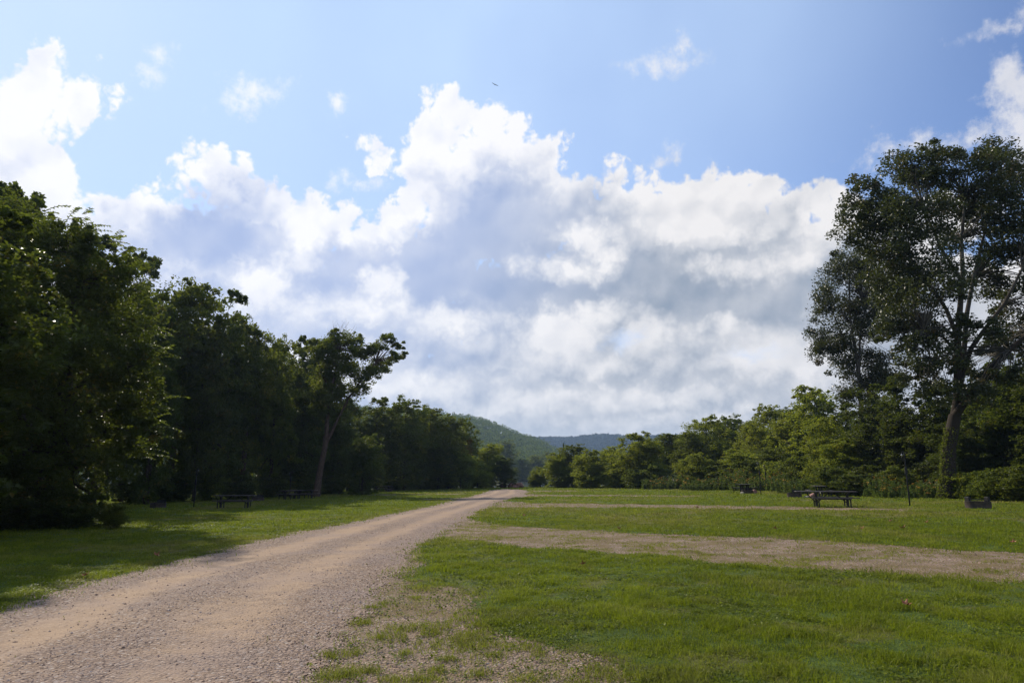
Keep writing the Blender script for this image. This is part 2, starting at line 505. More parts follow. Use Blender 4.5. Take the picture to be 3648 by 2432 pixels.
SPUR2 = GP([(1793, 1784), (1841, 1787), (1900, 1791), (2100, 1793), (2444, 1797), (2910, 1806), (3250, 1812), (3250, 1822), (2910, 1818), (2444, 1811), (2250, 1807), (1904, 1809), (1751, 1808)])
SPUR3 = GP([(1865, 1759), (2000, 1761.5), (2300, 1763.5), (2520, 1766), (2520, 1768.5), (2300, 1768), (2100, 1767.5), (1880, 1768)])
SPUR4 = GP([(1885, 1746.5), (2060, 1747), (2060, 1748.6), (1893, 1750.5)])
SPUR5 = GP([(1300, 1761), (1500, 1760.5), (1680, 1758), (1700, 1760), (1500, 1763), (1300, 1764.5)])
SPUR6 = GP([(1470, 1777.5), (1560, 1776), (1680, 1771), (1640, 1777), (1560, 1780)])
PULL = GP([(1559, 1915), (1500, 1948), (1520, 1985), (1458, 2056), (1512, 2110), (1613, 2087), (1706, 2164), (1824, 2265), (2134, 2343), (2258, 2432), (2500, 2600), (2900, 3200),
           (3500, 4800), (400, 4800), (900, 3200), (1040, 2600), (1120, 2450), (1180, 2350), (1270, 2220), (1360, 2100), (1430, 2020), (1490, 1950)])
DRY = [(480, 1852, 2.2, 0.5), (950, 1781, 4.5, 1.2), (1150, 1765, 4, 2), (1640, 1750, 3, 4), (2560, 1815, 4, 1.6), (2950, 1815, 3.2, 1.4), (2400, 1830, 2.6, 1.2), (2150, 1849, 1.6, 0.7), (1880, 1888, 1.2, 0.5), (1540, 2110, .8, .6), (1990, 1750, 4, 4),
       (3300, 1830, 3, 1.6), (1560, 1757, 4, 3)]
DRYW = [(on_ground(a, b)[:2], c, d) for a, b, c, d in DRY]

def land_z(x, y):
    xx = np.clip(x, -120, 90)
    z = TILT * xx + 0.012 * (fbm(x, y, 0.9, 2, 11) - 0.5) * 2 + 0.018 * (fbm(x, y, 1.7, 4, 15) - 0.5) * 2 * np.clip(np.hypot(x, y) / 6, 0, 1)
    z = z - 5.0 * sstep(y, 119, 168) + 5.0 * sstep(y, 366, 388)
    z = z + 34 * sstep(x, 60, 330) * (1 - sstep(y, 118, 200)) + 26 * sstep(-x, 75, 330) * (1 - sstep(y, 150, 250))
    return z

def masks(x, y, soft=0.0):
    """0..1 amounts: grass cover, dryness; and bool road / spur"""
    r = np.hypot(x, y)
    if soft > 0:
        gg = np.random.default_rng(len(x) % 9973)
        sg = soft * np.exp(gg.normal(0, .5, len(x)))
        x = x + gg.normal(0, 1, len(x)) * sg; y = y + gg.normal(0, 1, len(x)) * sg
    jx = (fbm(x, y, 1.1, 4, 21) - 0.5) * 0.7 + (fbm(x, y, 5.0, 3, 25) - 0.5) * 0.26
    jy = (fbm(x, y, 1.1, 4, 31) - 0.5) * 1.0 + (fbm(x, y, 5.0, 3, 35) - 0.5) * 0.30
    k = np.clip(r / 30, 0.55, 1.6)
    jx2 = jx * np.clip(r / 30, 0.6, 1.0); jy2 = jy * k
    road = inpoly(x + jx2, y + jy2 * 0.8, ROAD)
    spur = inpoly(x + jx2, y + jy2, SPUR1) & ~road
    far = np.zeros(x.shape, bool)
    for p in (SPUR2, SPUR3, SPUR4, SPUR5, SPUR6):
        far |= inpoly(x + jx2 * .8, y + jy2 * 1.2, p)
    far &= ~road
    pull = inpoly(x + jx2 * 1.3, y + jy2 * 1.2, PULL) & ~road
    return road, spur, far, pull

# lane coordinate across the gravel road (0 left edge .. 1 right edge)
le = GP(L_EDGE); ly = le[:, 1]; lx = le[:, 0]; o_ = np.argsort(ly); 
re_pts = GP([(900, 3200), (1040, 2600), (1180, 2350), (1360, 2100), (1490, 1950), (1600, 1885), (1700, 1827), (1770, 1795), (1841, 1772), (1880, 1760)])
ro = np.argsort(re_pts[:, 1])
def lane(x, y):
    xl = np.interp(y, ly[o_], lx[o_]); xr = np.interp(y, re_pts[ro, 1], re_pts[ro, 0])
    return (x - xl) / np.maximum(xr - xl, 0.5)

def dryness(x, y):
    d = 0.55 * sstep(fbm(x, y, 0.22, 4, 41), 0.54, 0.72) * sstep(np.hypot(x, y), 9, 18) + 0.38 * sstep(fbm(x, y, 1.6, 4, 47), 0.57, 0.72)
    tl = lane(x, y)
    d = np.maximum(d, 0.8 * np.exp(-((tl + .03) / .07) ** 2) * sstep(fbm(x, y, 1.1, 3, 44), .3, .6) * (y < 90))
    for c, rx, ry in DRYW:
        q = np.hypot((x - c[0]) / rx, (y - c[1]) / ry)
        d = np.maximum(d, 0.85 * np.exp(-q * q * 0.9) * (0.5 + fbm(x, y, 1.3, 3, 43)))
    return np.clip(d, 0, 1)

# polar grid round the camera: fine near and ahead, coarse far and behind
ang = np.concatenate([np.linspace(-180, -52, 36, endpoint=False), np.linspace(-52, -39, 26, endpoint=False), np.linspace(-39, 39, 860, endpoint=False),
                      np.linspace(39, 52, 26, endpoint=False), np.linspace(52, 180, 36, endpoint=False)])
ang = np.radians(ang)
rr = [0.02, 0.6, 1.2, 1.8, 2.4, 2.9]
r = 3.2
while r < 3000:
    rr.append(r)
    r += max(0.025, min(r * r / 1350.0, r * 0.035))
rr = np.array(rr)
A, R = np.meshgrid(ang, rr)
GX = (R * np.sin(A)); GY = (R * np.cos(A))
na = len(ang); nr = len(rr)
ix = np.arange(nr - 1)[:, None] * na; jx_ = np.arange(na)[None, :]; j2 = (jx_ + 1) % na
GQ = np.stack([ix + jx_, ix + j2, ix + na + j2, ix + na + jx_], -1).reshape(-1, 4)   # faces up
gx = GX.ravel(); gy = GY.ravel()
gz = land_z(gx, gy)
fx = gx[GQ].mean(1); fy = gy[GQ].mean(1)
m_road, m_spur, m_far, m_pull = masks(fx, fy, 0.09)

def grid_part(name, sel, mat, dz, attrs_fn, smooth=True, relief=None):
    q = GQ[sel]
    used, inv = np.unique(q.ravel(), return_inverse=True)
    x = gx[used]; y = gy[used]; z = gz[used] + dz
    if relief is not None: z = z + relief(x, y)
    return add(name, np_mesh(name, np.stack([x, y, z], 1), inv.reshape(-1, 4), mat, smooth, attrs_fn(x, y)))

# --- materials of the ground
def stones(N, pos, sc):
    nd = N.n('ShaderNodeTexVoronoi', feature='F1'); N.put(nd.inputs['Vector'], pos); nd.inputs['Scale'].default_value = sc
    return nd.outputs['Distance'], nd.outputs['Color']
m_gravel, N, out = new_mat('gravel')
pos = N.n('ShaderNodeNewGeometry').outputs['Position']
d1, c1 = stones(N, pos, 34.0)
d2, c2 = stones(N, pos, 12.0)
sx = N.n('ShaderNodeSeparateColor'); N.put(sx.inputs[0], c1)
sx2 = N.n('ShaderNodeSeparateColor'); N.put(sx2.inputs[0], c2)
n_big = N.noise(pos, 0.55, 5, 0.6)
n_mid = N.noise(pos, 3.2, 5, 0.65)
n_fine = N.noise(pos, 60.0, 3, 0.6)
pebble = N.ramp(sx.outputs[0], [(0.0, (0.14, 0.095, 0.065)), (0.3, (0.28, 0.19, 0.13)), (0.55, (0.38, 0.265, 0.18)), (0.78, (0.44, 0.325, 0.24)), (0.93, (0.30, 0.24, 0.205)), (1.0, (0.62, 0.54, 0.46))])
sand = N.mix(n_mid, (0.37, 0.248, 0.150), (0.46, 0.32, 0.205))
sandy = attr(N, 'sandy')
sf = N.m('MULTIPLY', N.step(N.m('ADD', sandy, N.m('MULTIPLY_ADD', n_mid, 1.1, -0.55)), 0.10, 0.85), 0.85)
base = N.mix(sf, pebble, sand)
# sparse dark stones lying on the sand
ds = N.m('MULTIPLY', N.step(d2, 0.30, 0.20), N.step(sx2.outputs[1], 0.90, 0.93))
base = N.mix(N.m('MULTIPLY', ds, sf), base, (0.16, 0.11, 0.085))
gap = N.step(d1, 0.36, 0.62)
base = N.mix(N.m('MULTIPLY', gap, N.m('MULTIPLY_ADD', sf, -0.45, 0.5)), base, (0.13, 0.085, 0.06))
base = N.mix(N.step(n_big, 0.4, 0.65), base, N.mix(0.35, base, (0.27, 0.21, 0.19)))
earth = attr(N, 'earthy')
base = N.mix(N.m('MULTIPLY', earth, N.step(N.noise(pos, 1.1, 5, 0.65), 0.36, 0.62)), base, N.mix(n_fine, (0.13, 0.095, 0.036), (0.22, 0.155, 0.065)))
h = N.m('ADD', N.m('MULTIPLY', N.m('SUBTRACT', 1.0, d1), N.m('MULTIPLY_ADD', sf, -0.6, 1.0)), N.m('MULTIPLY', n_fine, 0.4))
h = N.m('ADD', h, N.m('MULTIPLY', n_mid, 1.2))
bsdf(N, out, base, 0.9, 0.2, h, 1.0, 0.022)

m_lawn, N, out = new_mat('lawn_turf')
pos = N.n('ShaderNodeNewGeometry').outputs['Position']
dry = attr(N, 'dry')
a1 = N.noise(pos, 1.3, 5, 0.6); a2 = N.noise(pos, 7.0, 5, 0.7); a3 = N.noise(N.v('MULTIPLY', pos, (1, 1, .2)), 45.0, 4, 0.7)
g = N.mix(N.step(a1, 0.35, 0.65), (0.056, 0.098, 0.010), (0.10, 0.15, 0.014))
g = N.mix(N.step(a2, 0.42, 0.62), g, (0.046, 0.085, 0.012))
g = N.mix(N.step(a3, 0.45, 0.65), g, (0.14, 0.19, 0.03))
g = N.mix(dry, g, N.mix(a3, (0.17, 0.125, 0.045), (0.25, 0.19, 0.075)))
bsdf(N, out, g, 0.85, 0.15, N.m('ADD', a3, a2), 1.0, 0.05)

m_hill, N, out = new_mat('forest_floor')
bsdf(N, out, (0.018, 0.028, 0.010), 1.0, 0.0)
m_soil, N, out = new_mat('soil')
pos = N.n('ShaderNodeNewGeometry').outputs['Position']
b1 = N.noise(pos, 3.0, 6, 0.65); b2 = N.noise(pos, 30.0, 4, 0.6)
g = N.mix(N.step(b1, .4, .6), (0.055, 0.050, 0.028), (0.050, 0.075, 0.02))
bsdf(N, out, N.mix(N.m('MULTIPLY', b2, 0.6), g, (0.10, 0.075, 0.045)), 0.95, 0.1, b2, 0.8, 0.03)

# --- the four sheets
front_sel = (np.hypot(fx, fy) > 0)
open_field = (fy < 117.5) & (fx > -75) & (fx < 60) & (fy > -90)
sel_road = m_road & open_field
sel_spur = (m_spur | m_pull | m_far) & open_field
sel_lawn = open_field & ~sel_road & ~sel_spur
ground = add('ground', np_mesh('ground', np.stack([gx, gy, gz - 0.03], 1), GQ, m_soil, True)); tag(ground, kind='structure')

def rut(x, y):
    t = lane(x, y)
    w = 0.02 * np.sin(y * 0.23)
    w = w + .10 * (fbm(x, y, .12, 2, 6) - .5)
    g1 = np.exp(-((t - 0.27 + w) / 0.10) ** 2); g2 = np.exp(-((t - 0.66 + w) / 0.10) ** 2)
    return np.maximum(g1, g2), t
def road_relief(x, y):
    g, t = rut(x, y)
    return 0.0 - 0.014 * g + 0.012 * (fbm(x, y, 2.5, 4, 5) - 0.5) * 2 + 0.03 * np.clip(1 - abs(t - 0.5) * 2, 0, 1)
def road_attrs(x, y):
    g, t = rut(x, y)
    st = fbm(t * 9.0, y * 0.10, 1.0, 4, 17); st2 = fbm(x, y, 0.6, 4, 8)
    s = 0.16 + 0.62 * g + 0.6 * (st - .5) + 0.6 * (st2 - .5) - 0.30 * np.clip((t - .84) / .2, 0, 1) - 0.25 * np.clip((.10 - t) / .12, 0, 1)
    s = np.clip(s, 0, 1)
    return {'sandy': ('POINT', s), 'earthy': ('POINT', s * 0)}
road = grid_part('gravel_road', sel_road, m_gravel, 0.004, road_attrs, True, road_relief); tag(road, kind='structure')
near_lawn = open_field & ~sel_road & (np.hypot(fx, fy) < 40)
spur = grid_part('gravel_path', sel_spur | near_lawn, m_gravel, 0.0, lambda x, y: {'sandy': ('POINT', 0.25 * fbm(x, y, 1.0, 3, 3)), 'earthy': ('POINT', np.where(np.hypot(x, y) > 8.5, .95, .45))}, True); tag(spur, kind='structure')
lawn = grid_part('lawn', sel_lawn, m_lawn, 0.006, lambda x, y: {'dry': ('POINT', dryness(x, y))}, True); tag(lawn, kind='structure')

# ------------------------------------------------------------------ grass blades
m_blade, N, out = new_mat('grass_blade')
t = attr(N, 'tint'); dr = attr(N, 'dry')
c = N.mix(t, (0.046, 0.070, 0.006), (0.245, 0.278, 0.013))
c = N.mix(dr, c, N.mix(t, (0.22, 0.17, 0.05), (0.34, 0.28, 0.10)))
b = bsdf(N, None, c, 0.55, 0.18)
tr = N.n('ShaderNodeBsdfTranslucent'); N.put(tr.inputs[0], N.mix(0.5, c, (0.29, 0.37, 0.016, 1)))
mx = N.n('ShaderNodeMixShader'); mx.inputs[0].default_value = 0.45
N.t.links.new(b.outputs[0], mx.inputs[1]); N.t.links.new(tr.outputs[0], mx.inputs[2]); N.t.links.new(mx.outputs[0], out.inputs[0])

def blades(x, y, h, w, dryv, seed, lean=0.55):
    g = np.random.default_rng(seed)
    n = len(x)
    z = land_z(x, y) + 0.005
    th = g.uniform(0, 2 * pi, n); le_ = np.abs(g.normal(0, lean, n)) + .1; ld = g.uniform(0, 2 * pi, n)
    ux = np.cos(th) * w / 2; uy = np.sin(th) * w / 2
    lx_ = np.cos(ld) * le_ * h; ly_ = np.sin(ld) * le_ * h
    P0 = np.stack([x - ux, y - uy, z], 1); P1_ = np.stack([x + ux, y + uy, z], 1)
    mx_ = x + lx_ * .35; my_ = y + ly_ * .35; mz = z + h * 0.6
    P2 = np.stack([mx_ + ux * .8, my_ + uy * .8, mz], 1); P3_ = np.stack([mx_ - ux * .8, my_ - uy * .8, mz], 1)
    P4 = np.stack([x + lx_, y + ly_, z + h * (1 - 0.25 * np.minimum(le_, 1.5))], 1)
    V = np.stack([P0, P1_, P2, P3_, P4], 1).reshape(-1, 3)
    b0 = np.arange(n)[:, None] * 5
    Q = b0 + np.array([[0, 1, 2, 3]]); T = b0 + np.array([[3, 2, 4]])
    patch = fbm(x, y, 0.8, 3, 51)
    p2 = fbm(x, y, 4.0, 3, 57)
    tint = np.clip(0.55 * g.random(n) + 0.8 * (patch - 0.5) + 0.9 * (p2 - .5) + .22, 0, 1)
    return V, Q, T, np.repeat(tint, 5), np.repeat(dryv, 5)

BV = []; BQ = []; BT = []; Bt = []; Bd = []; bn = 0
def put_blades(x, y, h, w, dv, seed, lean=.55):
    global bn
    V, Q, T, t_, d_ = blades(x, y, h, w, dv, seed, lean)
    BV.append(V); BQ.append(Q + bn); BT.append(T + bn); Bt.append(t_); Bd.append(d_); bn += len(V)

def sample_sector(r0, r1, dens, g, half=41):
    area = radians(2 * half) / 2 * (r1 * r1 - r0 * r0)
    n = int(area * dens)
    r = np.sqrt(g.uniform(r0 * r0, r1 * r1, n)); a = np.radians(g.uniform(-half, half, n))
    return r * np.sin(a), r * np.cos(a)
g = np.random.default_rng(3)
for (r0, r1, dens, hh, ww) in ((2.6, 6, 6500, .052, .0046), (6, 10, 4200, .052, .0060), (10, 16, 2300, .052, .0085), (16, 26, 950, .055, .0135), (26, 44, 270, .06, .024), (44, 75, 85, .06, .045), (75, 118, 22, .07, .09)):
    x, y = sample_sector(r0, r1, dens, g)
    rd, sp, fr, pl = masks(x, y, 0.17)
    inside = (y < 117) & (x > -60) & (x < 50)
    cov = np.ones(len(x))
    clump = fbm(x, y, 3.0, 3, 61); fine = fbm(x, y, 11.0, 2, 63)
    cov = 0.22 + 1.0 * sstep(clump, .3, .58)
    u = g.random(len(x))
    patch = sstep(fbm(x, y, 1.4, 4, 71), 0.47, 0.62) * (0.25 + 0.75 * sstep(fine, 0.42, 0.6))
    cov = np.where(sp, 0.75 * patch + 0.12 * (fine > .45), cov)
    cov = np.where(fr, 0.05 + .15 * patch, cov)
    # sparse tufts on the near pull-in, thicker toward the lawn
    edge_d = sstep(fbm(x, y, 0.9, 3, 73) + 0.20 * (x + 0.2) / 2.0, 0.42, 0.70)
    cov = np.where(pl, (0.08 + 0.85 * edge_d) * sstep(fine, 0.36, 0.56), cov)
    rt = lane(x, y)
    side = (rt < 0.10) & (y < 60)
    cov = np.where(rd, np.where(side, 0.10 * (fine > .6), 0.0), cov)
    k = inside & (u < cov)
    x, y = x[k], y[k]; sp, fr, pl, rd = sp[k], fr[k], pl[k], rd[k]
    dv = dryness(x, y) * 0.8
    dv = np.where(g.random(len(x)) < 0.05, np.maximum(dv, 0.7), dv)
    dv = np.where(sp | fr | pl | rd, np.clip(0.25 + 0.5 * g.random(len(x)), 0, 1), dv)
    h = hh * g.uniform(0.4, 1.35, len(x)) * (0.35 + 1.35 * sstep(fbm(x, y, 2.2, 4, 81), .3, .72))
    h = np.where(sp | rd, h * .5, np.where(pl, h * .8, h))
    put_blades(x, y, h, ww * g.uniform(.7, 1.3, len(x)), dv, int(r0 * 10), 1.0)
# clover and broad-leaved weeds low in the turf
WV = []; WT = []; Wt = []; wn = 0
for (r0, r1, dens, sz) in ((2.6, 6, 420, .020), (6, 11, 260, .026), (11, 20, 110, .036), (20, 34, 30, .055)):
    x, y = sample_sector(r0, r1, dens, g)
    rd, sp, fr, pl = masks(x, y, .1)
    pt = fbm(x, y, 1.2, 4, 141)
    k = ~rd & ~sp & (y < 117) & (g.random(len(x)) < np.where(pl, .25, sstep(pt, .42, .62)))
    x, y = x[k], y[k]; m_ = 5
    xi = np.repeat(x, m_) + g.normal(0, sz * .9, len(x) * m_); yi = np.repeat(y, m_) + g.normal(0, sz * .9, len(x) * m_)
    zi = land_z(xi, yi) + g.uniform(.008, .045, len(xi))
    n_ = len(xi); a_ = g.uniform(0, 2 * pi, n_); sL = sz * g.uniform(.6, 1.4, n_)
    ux = np.cos(a_) * sL / 2; uy = np.sin(a_) * sL / 2
    tl = g.normal(0, .35, (n_, 2)) * sL[:, None]
    V = np.stack([np.stack([xi - ux, yi - uy, zi], 1), np.stack([xi + uy * .8, yi - ux * .8, zi + tl[:, 0] * .5], 1), np.stack([xi + ux, yi + uy, zi + tl[:, 1] * .6], 1), np.stack([xi - uy * .8, yi + ux * .8, zi - tl[:, 0] * .5], 1)], 1).reshape(-1, 3)
    WV.append(V); WT.append(np.arange(n_)[:, None] * 4 + np.array([[0, 1, 2, 3]]) + wn); wn += 4 * n_; Wt.append(np.repeat(np.clip(g.normal(.35, .25, n_), 0, 1), 4))
o = add('lawn_weeds', np_mesh('lawn_weeds', np.vstack(WV), np.vstack(WT), m_blade, False, {'tint': ('POINT', np.concatenate(Wt)), 'dry': ('POINT', np.zeros(wn))}))
tag(o, 'clover and low broad-leaved weeds growing in the mown lawns', 'ground cover', kind='stuff')
# taller tufts at the gravel edge in front
tufts = [(1290, 2222, .10, 1.0), (1180, 2338, .10, .8), (1250, 2400, .12, 1.3), (1195, 2410, .12, 1.2), (1320, 2390, .08, .7), (1260, 2330, .08, .7), (1440, 2330, .09, .6), (1560, 2390, .08, .7), (1640, 2300, .08, .6), (1380, 2150, .07, .9),
         (1480, 2130, .06, 1.1), (1330, 2165, .07, .8), (1500, 2420, .09, .9), (1700, 2400, .09, .8), (1590, 2350, .08, .6), (2130, 2385, .1, .7), (1760, 2340, .07, .9), (1400, 2420, .09, .8), (1870, 2420, .08, .9), (1350, 2275, .07, .6)]
for i, (px, py, hh, sz) in enumerate(tufts):
    c0 = on_ground(px, py); n = int(220 * sz)
    x = c0[0] + g.normal(0, .085 * sz, n); y = c0[1] + g.normal(0, .07 * sz, n)
    put_blades(x, y, .75 * hh * g.uniform(.3, 1.1, n), .0045 * g.uniform(.8, 1.3, n), np.clip(g.normal(.42, .25, n), 0, 1), 900 + i, 1.1)
me = np_mesh('grass', np.vstack(BV), [np.vstack(BQ), np.vstack(BT)], m_blade, False, {'tint': ('POINT', np.concatenate(Bt)), 'dry': ('POINT', np.concatenate(Bd))})
tag(add('grass', me), 'short mown grass blades covering the lawns and gravel edges', 'grass', kind='stuff')
print('grass blades', bn // 5)
del BV, BQ, BT, Bt, Bd

# ------------------------------------------------------------------ loose stones on the gravel
def pebble_field():
    g = np.random.default_rng(5)
    ico = np.array([[0, 0, 1], [.9, 0, .1], [.28, .85, 0], [-.73, .53, .1], [-.73, -.53, -.1], [.28, -.85, .1], [0, 0, -1]])
    T = np.array([[0, 1, 2], [0, 2, 3], [0, 3, 4], [0, 4, 5], [0, 5, 1], [6, 2, 1], [6, 3, 2], [6, 4, 3], [6, 5, 4], [6, 1, 5]])
    Vs = []; Ts = []; ts = []; n0 = 0
    for (r0, r1, dens, s0) in ((2.6, 5.5, 1100, .0055), (5.5, 9, 520, .007), (9, 15, 160, .009), (15, 26, 34, .012)):
        x, y = sample_sector(r0, r1, dens, g)
        rd, sp, fr, pl = masks(x, y)
        gr, t = rut(x, y)
        u = g.random(len(x))
        k = (rd & (u < 1 - 0.80 * gr)) | ((sp | pl) & (u < 0.8))
        x, y = x[k], y[k]; n = len(x)
        s = s0 * np.minimum(g.lognormal(0, .42, n), 3.0)
        gr, t = rut(x, y)
        z = land_z(x, y) + np.where(rd[k], .004 + road_relief(x, y), 0) + s * .1
        a = g.uniform(0, 2 * pi, n)
        V = ico[None] * (1 + g.normal(0, .16, (n, 7, 3))) * s[:, None, None] * np.array([1.1, .8, .55])
        ca, sa = np.cos(a)[:, None], np.sin(a)[:, None]
        X = V[..., 0] * ca - V[..., 1] * sa; Y = V[..., 0] * sa + V[..., 1] * ca
        V = np.stack([X + x[:, None], Y + y[:, None], V[..., 2] + z[:, None]], -1).reshape(-1, 3)
        Vs.append(V); Ts.append((np.arange(n)[:, None, None] * 7 + T[None] + n0).reshape(-1, 3)); n0 += len(V)
        ts.append(np.repeat(g.random(n), 7))
    m, N, out = new_mat('loose_stone')
    c = N.ramp(attr(N, 'tint'), [(0.0, (0.19, 0.12, 0.085)), (0.3, (0.31, 0.21, 0.15)), (0.6, (0.40, 0.27, 0.20)), (0.8, (0.36, 0.28, 0.24)), (1.0, (0.50, 0.40, 0.34))])
    bsdf(N, out, c, 0.85, 0.25)
    o = add('loose_stones', np_mesh('loose_stones', np.vstack(Vs), np.vstack(Ts), m, False, {'tint': ('POINT', np.concatenate(ts))}))
    tag(o, 'loose pinkish gravel stones strewn over the road and pull-in', 'gravel', kind='stuff')
pebble_field()
#GROUNDEND

# ------------------------------------------------------------------ trees
def leaf_quads(P, L, g, up=0.5, fold=0.12, wr=0.62, U=None):
    """one leaf per point: a folded rhombus of two triangles"""
    n = len(P)
    u = g.normal(size=(n, 3)) if U is None else U + g.normal(size=(n, 3)) * 0.25
    u[:, 2] *= 0.55
    u /= np.linalg.norm(u, axis=1)[:, None]
    nn = g.normal(size=(n, 3)); nn[:, 2] = np.abs(nn[:, 2]) + up
    v = np.cross(nn, u); v /= np.linalg.norm(v, axis=1)[:, None] + 1e-9
    w = np.cross(u, v)
    L = np.broadcast_to(np.asarray(L), (n,))[:, None]
    a = P - u * L * .5; b_ = P + u * L * .5 - w * L * .1
    c_ = P + v * L * wr * .5 + w * L * fold - u * L * .06; d_ = P - v * L * wr * .5 + w * L * fold - u * L * .06
    V = np.stack([a, c_, b_, d_], 1).reshape(-1, 3)
    i = np.arange(n)[:, None] * 4
    return V, np.concatenate([i + np.array([[0, 1, 2]]), i + np.array([[0, 2, 3]])], 1).reshape(-1, 3)

def crown_points(lobes, n, g, clus=0.16, per=34, shell=0.62, flat=0.6):
    """clumps of leaves spread through ellipsoid lobes, thicker toward their outside"""
    lobes = np.asarray(lobes, float)
    vol = lobes[:, 3] * lobes[:, 4] * lobes[:, 5]
    area = vol ** (2 / 3.0); p = area / area.sum()
    nc = max(6, n // per)
    li = g.choice(len(lobes), nc, p=p)
    d = g.normal(size=(nc, 3)); d /= np.linalg.norm(d, axis=1)[:, None]
    rad = shell + (1 - shell) * g.random(nc) ** 0.6
    rad = np.where(g.random(nc) < .22, g.random(nc) * .8, rad)
    rad *= g.uniform(.78, 1.2, nc)
    C = lobes[li, :3] + d * rad[:, None] * lobes[li, 3:6]
    R_ = (lobes[li, 3] * lobes[li, 4] * lobes[li, 5]) ** (1 / 3.0) * clus * g.uniform(.5, 1.5, nc)
    R_ = np.clip(R_, 0.12, 0.9)
    k = per + g.integers(-per // 2, per // 2, nc)
    idx = np.repeat(np.arange(nc), k)
    q = g.normal(size=(len(idx), 3)); q /= np.linalg.norm(q, axis=1)[:, None]; q *= (g.random(len(idx)) ** 0.45)[:, None] * 1.05
    q[:, 2] *= flat
    Pp = C[idx] + q * R_[idx, None]
    # drooping rim of each clump
    Pp[:, 2] -= 0.22 * (q[:, 0] ** 2 + q[:, 1] ** 2) * R_[idx]
    tint = np.clip(0.48 + 0.24 * g.normal(size=nc)[idx] + 0.18 * g.normal(size=len(idx)) , 0, 1)
    return Pp, tint, C, li

def crown_mesh(name, lobes, n, leaf, mat, seed, clus=.16, per=34, up=.5, shell=.62, flat=.6, zmin=0.15, accent=0.0):
    g = np.random.default_rng(seed)
    Pp, tint, C, li = crown_points(lobes, n, g, clus, per, shell, flat)
    k = Pp[:, 2] > zmin
    Pp, tint = Pp[k], tint[k]
    if accent:
        tint = np.where(g.random(len(tint)) < accent, 1.0, np.minimum(tint, .92))
    V, T = leaf_quads(Pp, leaf * g.uniform(.65, 1.35, len(Pp)), g, up)
    return np_mesh(name, V, T, mat, False, {'tint': ('FACE', np.repeat(tint, 2))}), C, li

def limb(geo, p0, p1, r0, r1, g, sides=6, wob=.06, sag=0.0, n=7):
    p0 = np.asarray(p0, float); p1 = np.asarray(p1, float)
    t = np.linspace(0, 1, n)[:, None]
    L = np.linalg.norm(p1 - p0)
    path = p0 + (p1 - p0) * t
    w = g.normal(size=(n, 3)) * wob * L * .35
    w[0] = 0; w[-1] = 0
    path = path + w
    path[:, 2] += sag * L * (t[:, 0] * (1 - t[:, 0])) * 4
    geo.tube(path, r0 + (r1 - r0) * t[:, 0] ** .8, sides, cap=False)
    return path

def wood_for(lobes, C, li, base_path, base_r, mat, name, seed, every=3, twig=.02, sides=8):
    """trunk, a limb into each lobe and branches to the leaf clumps"""
    g = np.random.default_rng(seed)
    geo = Geo()
    base_path = np.asarray(base_path, float)
    geo.tube(base_path, base_r, sides + 4, cap=False)
    tops = []
    for k, lb in enumerate(lobes):
        c = np.array(lb[:3])
        cand = base_path[len(base_path) // 3:]
        sc = np.abs(cand[:, 2] - (c[2] - 0.55 * np.linalg.norm(cand[:, :2] - c[:2], axis=1))) + 0.3 * np.linalg.norm(cand[:, :2] - c[:2], axis=1)
        i = int(np.argmin(sc))
        p0 = cand[i]; rb = np.interp(i + len(base_path) // 3, np.arange(len(base_path)), np.broadcast_to(base_r, (len(base_path),)))
        r0 = min(rb * .6, .02 * np.linalg.norm(c - p0) + .05)
        tops.append(limb(geo, p0, c, r0, r0 * .35, g, 6, .05, .05))
    for q in range(0, len(C), every):
        pth = tops[li[q]]
        s = pth[g.integers(2, len(pth))]
        limb(geo, s, C[q], twig * 1.6, twig * .5, g, 4, .08, .06, 5)
    return geo.build(name, mat, None, True)

def px_lobes(spec, D0, origin):
    """ellipsoids given where they stand in the photograph, turned into metres at their own distance"""
    out = []
    for s in spec:
        px, py, rx, ry = s[:4]; dd = s[4] if len(s) > 4 else 0.0
        c = at(px, py, D0 + dd); e = at(px + rx, py, D0 + dd); t_ = at(px, py - ry, D0 + dd)
        rxm = abs(e[0] - c[0]); rzm = abs(t_[2] - c[2])
        out.append((c[0] - origin[0], c[1] - origin[1], c[2] - origin[2], rxm, s[5] if len(s) > 5 else (rxm + rzm) / 2, rzm))
    return out
def gpt(px, D0):                    # ground point in column px at depth D0
    x = 0.0
    for _ in range(4):
        d = ray(px, 1216 + FPX * math.tan(PITCH + math.atan(1.6 / D0)))
        x = d[0] / d[1] * D0
    return np.array([x, D0, float(land_z(np.array([x]), np.array([float(D0)]))[0])])

def tree_thing(name, label, cat, loc, parts, group=None):
    e = empty(name, loc); tag(e, label, cat, group)
    for p in parts: p.parent = e
    return e

